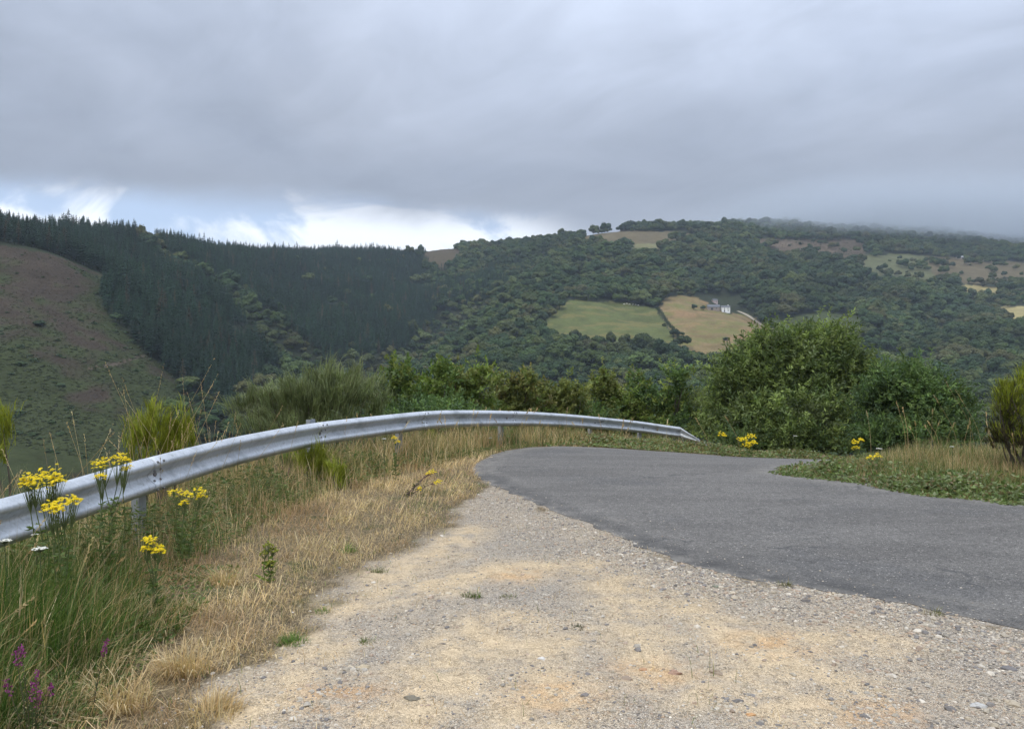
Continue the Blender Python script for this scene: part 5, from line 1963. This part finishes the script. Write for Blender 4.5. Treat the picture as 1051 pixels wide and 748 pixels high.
PUR = (0.27, 0.05, 0.19)
spike_plant('purple flower spikes at the bottom left corner of the grass', 3.3, 35, 775, [(17, 676, 16), (38, 698, 24), (33, 710, 18), (8, 704, 14), (52, 708, 12), (40, 716, 14), (22, 668, 10)], PUR, 'purple heather in the grass')
spike_plant('single purple flower spike leaning out of the green grass', 3.4, 88, 745, [(108, 664, 16)], PUR, 'purple heather in the grass')
spike_plant('pinkish purple heather clump below the rail by the young broom', 8.6, 290, 505, [(284, 482, 10), (290, 478, 12), (296, 484, 10), (304, 494, 8), (293, 492, 10), (280, 487, 8)], (0.20, 0.06, 0.15), 'purple heather in the grass')

# ------------------------------------------------------------------ grass
STRAW = 1.25 * np.array([[0.46, 0.35, 0.19], [0.40, 0.29, 0.15], [0.52, 0.42, 0.25], [0.34, 0.25, 0.14], [0.44, 0.31, 0.16]])
GREENG = 1.2 * np.array([[0.085, 0.125, 0.030], [0.065, 0.105, 0.026], [0.11, 0.145, 0.045], [0.135, 0.15, 0.05]])
DEEP = np.array([[0.048, 0.105, 0.016], [0.065, 0.130, 0.020], [0.036, 0.080, 0.015], [0.100, 0.155, 0.032]])
RAIL_L = [(p[0], p[1]) for p in RAIL_PTS if p[1] > 0.4]


def sample(n, y0, y1, power=1.0, xr=None):
    y = y0 + (y1 - y0) * rng.random(n) ** power
    x = rng.uniform(-0.80, 0.80, n) * (y + 0.4) if xr is None else rng.uniform(xr[0], xr[1], n)
    return x, y


def grass_field(name, label, n, y0, y1, rule, w=0.0035, power=1.4, xr=None, straw=1.0, azb=None, dry_tip=.3):
    x, y = sample(n, y0, y1, power, xr)
    keep, H, pg, lean, deep = rule(x, y)
    x, y, H, pg, lean, deep = [a[keep] for a in (x, y, H, pg, lean, deep)]
    n = len(x)
    g = rng.random(n) < pg
    col = np.where(g[:, None], np.where(deep[:, None], DEEP[rng.integers(0, 4, n)], GREENG[rng.integers(0, 4, n)]), straw * STRAW[rng.integers(0, 5, n)])
    rust = sstep(0.52, 0.68, fbm(x * 1.9 + 7, y * 1.9, 157))[:, None] * (~g)[:, None]
    col = col * (1 - .75 * rust) + np.array([0.36, 0.225, 0.12]) * .75 * rust
    # blades grow in tufts of one tone
    tone = 0.7 + 0.6 * vnoise(x * 9, y * 9, 151)
    col = col * (tone * rng.uniform(.75, 1.25, n))[:, None]
    P = np.column_stack([x, y, ground_fine(x, y) - 0.012])
    az = rng.uniform(0, 6.28, n) if azb is None else rng.normal(azb, 1.1, n)
    tip = np.where(g[:, None] & (rng.random(n) < dry_tip)[:, None], STRAW[rng.integers(0, 5, n)] * .8, col * 1.1)
    W = w * rng.uniform(.7, 1.4, n) * np.clip(y / 7, 1, 2.6)
    v, f, c = blades(P, H, az, lean, W, col, 0.55, tip)
    o = mesh_np(name, v, f, M_GRASS, c)
    tag(o, label, None, None, 'stuff')
    print(name, n)
    return o


def rule_dry(x, y):
    rd = sdist(x, y, ROAD)
    gs = gravel_sd(x, y)
    vs = sdist(x, y, VERGE)
    dr = seg_dist(x, y, RAIL_L)
    s = sdist(x, y, PLAT)
    edge = seg_dist(x, y, FAR_EDGE)
    patchg = fbm(x * 1.1, y * 1.1, 161)
    keep = (rd > 0.03) & (vs > 0) & (s < 0.9) & (rng.random(len(x)) < np.clip(0.02 + sstep(-0.12, 0.25, gs), 0, 1)) & ((y > 12) | (x < 1.2))
    keep &= rng.random(len(x)) < np.clip(-.05 + 1.5 * fbm(x * 2.3, y * 2.3, 163), 0.08, 1) * sstep(0.02, 0.3, np.where(y > 14, edge, 1))
    H = rng.uniform(0.035, 0.11, len(x)) * (0.7 + 0.7 * vnoise(x * 1.7, y * 1.7, 165)) * (1 + 0.9 * sstep(1.3, 0.3, dr))
    lean = np.abs(rng.normal(1.0, 0.45, len(x))).clip(0, 1.6)
    pg = np.clip(0.10 + 0.75 * sstep(0.56, 0.70, patchg) + 0.25 * sstep(0.9, 0.1, dr), 0, .9)
    return keep, H, pg, lean, np.zeros(len(x), bool)


grass_field('dry_grass', 'short straw-coloured dry grass between rail and gravel', 290000, 2.6, 17, rule_dry, 0.0032, 1.2)


def rule_flat(x, y):
    # long straw lying flat in swirls
    keep, H, pg, lean, dp = rule_dry(x, y)
    keep &= fbm(x * 1.4, y * 1.4, 167) > .46
    return keep, rng.uniform(.12, .34, len(x)) * sstep(-.05, .5, gravel_sd(x, y)), pg * .25, rng.uniform(1.15, 1.55, len(x)), dp


grass_field('flattened_grass', 'long dry straw lying flat on the verge', 42000, 2.6, 15, rule_flat, 0.0032, 1.2, (-4.5, 1.0), 1.08, 0.4)


def rule_rail(x, y):
    dr = seg_dist(x, y, RAIL_L)
    rd = sdist(x, y, ROAD)
    s = sdist(x, y, PLAT)
    vs = sdist(x, y, VERGE)
    keep = ((dr < 0.75) | ((s > -1.3) & (s < 2.2))) & (rd > 0.25) & (vs > 0.3) & (x < 12)
    keep &= rng.random(len(x)) < np.clip(0.15 + 1.2 * fbm(x * 1.6, y * 1.6, 171), 0, 1) * (0.35 + .65 * sstep(.75, .2, dr) + .5 * (s > 0))
    H = rng.uniform(0.14, 0.44, len(x)) * (0.7 + 0.7 * vnoise(x * 1.3, y * 1.3, 173)) * (1 + 0.5 * (s > 0.1)) * (1 + .45 * sstep(.6, .15, dr)) * np.where(y > 17, .8, 1)
    lean = np.abs(rng.normal(0.45, 0.3, len(x))).clip(0, 1.4)
    pg = np.clip(0.35 + 0.9 * (fbm(x * 1.2, y * 1.2, 175) - .4) + 0.25 * (s > .2), 0.1, .95)
    return keep, H, pg, lean, rng.random(len(x)) < .3


grass_field('roadside_grass', 'rough mixed green and straw grass along the guardrail', 360000, 3.0, 25, rule_rail, 0.0038, 1.0, (-7.0, 9.5))


def rule_tall(x, y):
    # the lush clump at the left in front of the rail
    q = x + 1.76 + 0.30 * (y - 3.4)
    lim = (fbm(x * 2.2, y * 2.2, 181) - .5) * 0.8
    keep = (q < lim) & (x > -4.6) & (rng.random(len(x)) < np.clip(.35 + 1.2 * fbm(x * 3, y * 3, 183), 0, 1) * sstep(7.2, 5.6, y))
    e = sstep(0.0, 0.75, lim - q)
    H = rng.uniform(0.20, 0.66, len(x)) * (0.34 + 0.66 * e) * (1 - 0.35 * sstep(4.2, 5.8, y))
    lean = np.abs(rng.normal(0.42, 0.28, len(x))).clip(0, 1.4) + 0.35 * (1 - e)
    pg = np.full(len(x), .90) - 0.30 * (1 - e)
    H = H * (0.62 + 0.38 * sstep(2.9, 3.6, y))
    return keep, H, pg, lean, rng.random(len(x)) < .6


grass_field('tall_grass', 'lush tall green grass in front of the rail at the lower left', 80000, 2.4, 7.2, rule_tall, 0.0050, 1.3, (-4.6, -1.0), .9, -0.15, .06)


def rule_bank(x, y):
    vs = sdist(x, y, VERGE)
    keep = (vs < -0.12) & (x < 13) & (rng.random(len(x)) < np.clip(.1 + sstep(-.15, -.8, vs), 0, 1)) & (rng.random(len(x)) < np.clip(.2 + 1.2 * fbm(x * 1.5, y * 1.5, 191), 0, 1))
    H = rng.uniform(0.12, 0.46, len(x)) * (0.45 + 0.6 * sstep(-.3, -1.6, vs)) * (.7 + .6 * vnoise(x * 1.1, y * 1.1, 193))
    lean = np.abs(rng.normal(0.4, 0.28, len(x))).clip(0, 1.3)
    pg = np.clip(0.66 + 1.3 * (fbm(x * 1.6, y * 1.6, 195) - .5) + .3 * sstep(-1.4, -.4, vs), .12, .92)
    return keep, H, pg, lean, rng.random(len(x)) < .3


grass_field('bank_grass', 'straw and green grass on the bank inside the bend', 270000, 5.5, 16.0, rule_bank, 0.0036, 0.9, (3.6, 11.5), .78)


def stalks(name, label, spots):
    """flowering grass stalks with drooping seed heads: (x, y, height, lean, azimuth)"""
    mb = MB()
    for x, y, h, ln, az in spots:
        z = float(ground(x, y))
        d = np.array([math.cos(az), math.sin(az), 0])
        pts = catmull([(x, y, z), tuple(np.array([x, y, z + h * .5]) + d * h * .5 * math.sin(ln) * .5), tuple(np.array([x, y, z + h * math.cos(ln * .7)]) + d * h * math.sin(ln))], 0.08)
        c = STRAW[rng.integers(0, 5)] * rng.uniform(.7, 1.1)
        mb.tube(pts, np.linspace(.0022, .0010, len(pts)) * max(1, y / 8), c, 4, False)
        ax = norm(pts[-1] - pts[-2])
        n = 22
        q = rng.uniform(0, 1, n)
        L = h * rng.uniform(.13, .22)
        C = pts[-1] - ax * L * .6 + ax * (q * L)[:, None]
        v, f, cc = leaves(C, ax + rand_dirs(n) * .55, rng.uniform(.012, .024, n) * max(1, y / 8), rng.uniform(.004, .007, n) * max(1, y / 8), np.broadcast_to(c * 1.05, (n, 3)))
        mb.add(v, f, cc)
    o = mb.build(name, M_GRASS)
    tag(o, label, None, None, 'stuff')


sp = []
for k in range(70):                                   # behind and in front of the rail at the left
    y = rng.uniform(4.2, 9.5)
    xr = float(np.interp(y, [p[1] for p in RAIL_L], [p[0] for p in RAIL_L]))
    sp.append((xr + rng.uniform(-1.0, 0.2), y, rng.uniform(.7, 1.12), rng.uniform(.05, .5), rng.uniform(-1.2, 1.2) + (0 if rng.random() < .6 else math.pi)))
for c, d, h in [(147, 8.0, 1.5), (152, 8.1, 1.55), (160, 8.0, 1.4), (172, 8.2, 1.45), (178, 8.1, 1.3), (188, 8.2, 1.25), (194, 8.4, 1.4), (213, 8.6, 1.2), (218, 8.7, 1.3), (140, 7.9, 1.35), (165, 8.0, 1.6)]:
    sp.append(((c - CX) / F * d, d, h, rng.uniform(.05, .4), rng.uniform(-.6, .6) + (0 if rng.random() < .4 else math.pi)))
for k in range(120):
    y = rng.uniform(9, 22)
    xr = float(np.interp(y, [p[1] for p in RAIL_L], [p[0] for p in RAIL_L]))
    sp.append((xr + rng.uniform(-1.2, .5), y, rng.uniform(.4, .8), rng.uniform(.05, .4), rng.uniform(0, 6.28)))
for k in range(150):
    y = rng.uniform(8.5, 15)
    x = rng.uniform(4.6, 10.5)
    if sdist(np.array([x]), np.array([y]), VERGE)[0] < -0.8:
        sp.append((x, y, rng.uniform(.4, .75), rng.uniform(.05, .45), rng.uniform(0, 6.28)))
for c, d, h in [(1003, 10.2, 1.15), (985, 10.5, .95), (1010, 10.4, 1.0), (760, 16.5, .9), (728, 20, .9)]:
    sp.append(((c - CX) / F * d, d, h, .35, math.pi))
for k in range(34):
    x, y = rng.uniform(-3.6, -1.9), rng.uniform(3.1, 5.2)
    if x < -2.1 - .25 * (y - 3.4):
        sp.append((x, y, rng.uniform(.4, .75), rng.uniform(.1, .7), rng.uniform(-.8, .8)))
stalks('grass_stalks', 'dry flowering grass stalks with pale seed heads', sp)


def ground_leaves(name, label, n, rule, pal, L=0.045, W=0.032, box=(-5, 13, 3, 24)):
    x = rng.uniform(box[0], box[1], n)
    y = rng.uniform(box[2], box[3], n)
    keep, h = rule(x, y)
    x, y, h = x[keep], y[keep], h[keep]
    n = len(x)
    P = np.column_stack([x, y, ground_fine(x, y) + h * rng.uniform(0.1, 1, n) ** .6])
    tone = rng.uniform(.7, 1.3, n) * (0.75 + .5 * vnoise(x * 5, y * 5, 201))
    col = np.array(pal)[rng.integers(0, len(pal), n)] * tone[:, None]
    D = rand_dirs(n)
    D[:, 2] = np.abs(D[:, 2]) * .4
    v, f, c = leaves(P, D, rng.uniform(.6, 1.3, n) * L, rng.uniform(.7, 1.2, n) * W, col, .15)
    o = mesh_np(name, v, f, M_LEAF, c)
    tag(o, label, None, None, 'stuff')
    print(name, n)


def rule_bramble(x, y):
    vs = sdist(x, y, VERGE) + (fbm(x * 2, y * 2, 203) - .5) * .5
    front = seg_dist(x, y, VERGE[:10])
    keep = (vs < 0.02) & (rng.random(len(x)) < np.clip(.05 + sstep(.85, .2, front + (fbm(x * 1.5, y * 1.5, 204) - .5) * 1.2), 0, 1) * np.clip(.1 + 1.6 * fbm(x * 4, y * 4, 206), 0, 1)) & (x < 12)
    return keep, (0.03 + 0.15 * sstep(0.0, -.6, vs)) * (.4 + 1.1 * vnoise(x * 1.9, y * 1.9, 205))


BRAM = [(0.145, 0.190, 0.062), (0.180, 0.225, 0.090), (0.110, 0.155, 0.055), (0.215, 0.250, 0.125), (0.20, 0.16, 0.08)]
ground_leaves('bramble', 'low green bramble creeping over the edge of the bank onto the road', 250000, rule_bramble, BRAM, .062, .045, (3.4, 9.5, 5.5, 15))


def rule_bramble2(x, y):
    dr = seg_dist(x, y, RAIL_L)
    edge = seg_dist(x, y, FAR_EDGE)
    rd = sdist(x, y, ROAD)
    w = sstep(15.5, 18, y)
    keep = (rd > 0.12) & (edge < 2.6) & (x < 11.0) & (w > 0) & (rng.random(len(x)) < np.clip(.9 * fbm(x * 1.3, y * 1.3, 207), 0, 1) * w)
    return keep, 0.05 + 0.22 * sstep(.2, 1.0, edge) * (.3 + 1.2 * vnoise(x * 1.2, y * 1.2, 209))


ground_leaves('undergrowth', 'low leafy undergrowth below the far end of the rail', 150000, rule_bramble2, BRAM + [(0.16, 0.16, 0.05), (0.22, 0.17, 0.08)], .075, .05, (-.5, 11, 15, 24))


def rule_leafy(x, y):
    dr = seg_dist(x, y, RAIL_L)
    keep = (dr < .75) & (y > 4.4) & (y < 15) & (sdist(x, y, PLAT) < .5) & (rng.random(len(x)) < np.clip(3.2 * (fbm(x * 1.5, y * 1.5, 215) - .40), 0, 1) * sstep(.75, .3, dr))
    return keep, .10 + .42 * sstep(.7, .1, dr) * (.4 + .8 * vnoise(x * 2.5, y * 2.5, 217)) * sstep(15, 8, y)


ground_leaves('weeds', 'tangled leafy weeds growing up to the underside of the beam', 150000, rule_leafy, GREENG.tolist() + BRAM[1:3] + [(0.17, 0.15, 0.06)], .060, .014, (-4.4, 0.5, 4.4, 15))


def rule_herb(x, y):
    q = (x + 2.6 + (y - 3.4) * 0.10)
    dr = seg_dist(x, y, RAIL_L)
    keep = (y < 11) & (((q < .75) & (y < 6)) | (dr < .55)) & (sdist(x, y, PLAT) < .7) & (rng.random(len(x)) < np.clip(1.3 * fbm(x * 2, y * 2, 211) - .2, 0, 1))
    return keep, .05 + .26 * sstep(.6, .1, dr) * vnoise(x * 2, y * 2, 213)


ground_leaves('weeds', 'small leafy weeds between the grass blades below the rail', 70000, rule_herb, GREENG.tolist() + BRAM[:3], .042, .018, (-5, -1, 3, 11))


# single tufts and weeds on the gravel and dry grass
def tuft(label, c, r, n, H, spread, pal, name='grass_tuft', cat='grass tuft', group=None, w=.004):
    p = at_near(c, r)
    z = float(ground_fine(p[0], p[1]))
    a = rng.uniform(0, 6.28, n)
    q = np.sqrt(rng.random(n)) * spread
    a = np.where(rng.random(n) < .5, a, rng.normal(a[0], .7, n))
    q = q * (0.5 + 0.9 * vnoise(np.cos(a) * 2 + c, np.sin(a) * 2 + r, 5))
    P = np.column_stack([np.cos(a) * q, np.sin(a) * q * .8, np.full(n, -.012)])
    col = np.array(pal)[rng.integers(0, len(pal), n)] * rng.uniform(.7, 1.3, (n, 1))
    v, f, cc = blades(P, H * rng.uniform(0.3, 1.2, n), a + rng.normal(0, .7, n), np.abs(rng.normal(.85, .4, n)).clip(0, 1.5), w * rng.uniform(.7, 1.3, n), col, .5)
    o = mesh_np(name, v, f, M_GRASS, cc, loc=(p[0], p[1], z))
    tag(o, label, cat, group or 'tufts on the gravel')


BR = [(0.12, 0.20, 0.035), (0.10, 0.17, 0.03), (0.15, 0.22, 0.05)]
DU = [(0.15, 0.155, 0.07), (0.20, 0.18, 0.10), (0.11, 0.13, 0.05)]
tuft('bright green grass tuft at the left edge of the gravel', 302, 660, 260, .075, .075, BR)
tuft('dark flat weed clump in the middle of the gravel', 593, 643, 140, .035, .05, [(0.065, 0.075, 0.04), (0.09, 0.09, 0.05)])
tuft('green and straw tuft in the upper gravel', 482, 611, 160, .06, .07, BR[:1] + DU)
tuft('dull tuft right beside the upper green one', 524, 614, 90, .045, .06, DU)
tuft('small straw tuft left of the gravel middle', 378, 658, 90, .05, .05, DU + BR[:1])
tuft('bright green tuft in the dry grass above the gravel edge', 330, 628, 110, .05, .06, BR)
tuft('green tuft in the dry grass in line with the leaning ragwort', 356, 566, 130, .11, .06, BR)
tuft('dull green tuft where the dry grass meets the gravel', 388, 585, 140, .07, .08, BR[:1] + DU)
tuft('green tuft by the far left tip of the asphalt', 494, 462, 200, .16, .16, [(0.08, 0.11, 0.03), (0.10, 0.13, 0.04)], w=.006)
tuft('straw tuft at the edge of the asphalt', 805, 602, 90, .07, .05, DU + [(0.3, 0.24, 0.12)])
tuft('second straw tuft further right at the edge of the asphalt', 958, 632, 90, .07, .05, DU + [(0.3, 0.24, 0.12)])
tuft('grey-green flat weed on the dry grass left of the gravel', 222, 612, 260, .08, .13, [(0.09, 0.12, 0.06), (0.12, 0.15, 0.08)])
tuft('dry straw tussock at the lower left of the dry grass', 190, 690, 520, .19, .14, STRAW.tolist())
tuft('dry straw tussock right of the lush tall grass', 120, 722, 420, .20, .14, STRAW.tolist())
tuft('tall straw tussock beside the budding plant', 232, 600, 300, .20, .09, STRAW.tolist())
tuft('pale straw tussock at the bottom edge of the dry grass', 215, 735, 360, .14, .12, STRAW.tolist())

# ------------------------------------------------------------------ air: haze over everything, cloud resting on the right-hand hill
def box_volume(name, lo, hi, mat):
    mb = MB()
    c = [(a + b) / 2 for a, b in zip(lo, hi)]
    s = [b - a for a, b in zip(lo, hi)]
    mb.box(c, s)
    o = mb.build(name, mat)
    o.data.color_attributes.remove(o.data.color_attributes[0])
    tag(o, kind='stuff')
    return o


m, t = new_mat('haze_air')
pv = t.node('ShaderNodeVolumePrincipled', {'Color': (0.66, 0.77, 0.90, 1), 'Density': 0.00011, 'Anisotropy': 0.0})
t.node('ShaderNodeOutputMaterial', {'Volume': pv.outputs[0]})
o = box_volume('haze', (-5300, -5300, -420), (5300, 5300, 345), m)

m, t = new_mat('cloud_air')
geo = t.node('ShaderNodeNewGeometry')
P = geo.outputs['Position']
sx, sy, sz = t.node('ShaderNodeSeparateXYZ', {0: P}).outputs
n1 = t.noise(P, 0.0045, 3, 0.55)
n2 = t.noise(P, 0.016, 3, 0.6)
hz = t.math('ADD', sz, t.math('ADD', t.math('MULTIPLY', t.math('SUBTRACT', n1, 0.5), 90.0), t.math('MULTIPLY', t.math('SUBTRACT', n2, 0.5), 35.0)))
hz = t.math('ADD', hz, t.math('MULTIPLY', sx, 0.012))
dn = t.math('MULTIPLY', t.smooth(hz, 240.0, 312.0), t.smooth(sz, 374.0, 300.0))
dn = t.math('MULTIPLY', dn, t.math('MULTIPLY', t.smooth(sx, 330.0, 700.0), t.smooth(sy, 1180.0, 1500.0)))
pv = t.node('ShaderNodeVolumePrincipled', {'Color': (0.66, 0.71, 0.77, 1), 'Density': t.math('MULTIPLY', dn, 0.0105), 'Anisotropy': 0.0})
t.node('ShaderNodeOutputMaterial', {'Volume': pv.outputs[0]})
o = box_volume('mist', (320, 1170, 225), (2600, 2700, 376), m)
#NEXT#
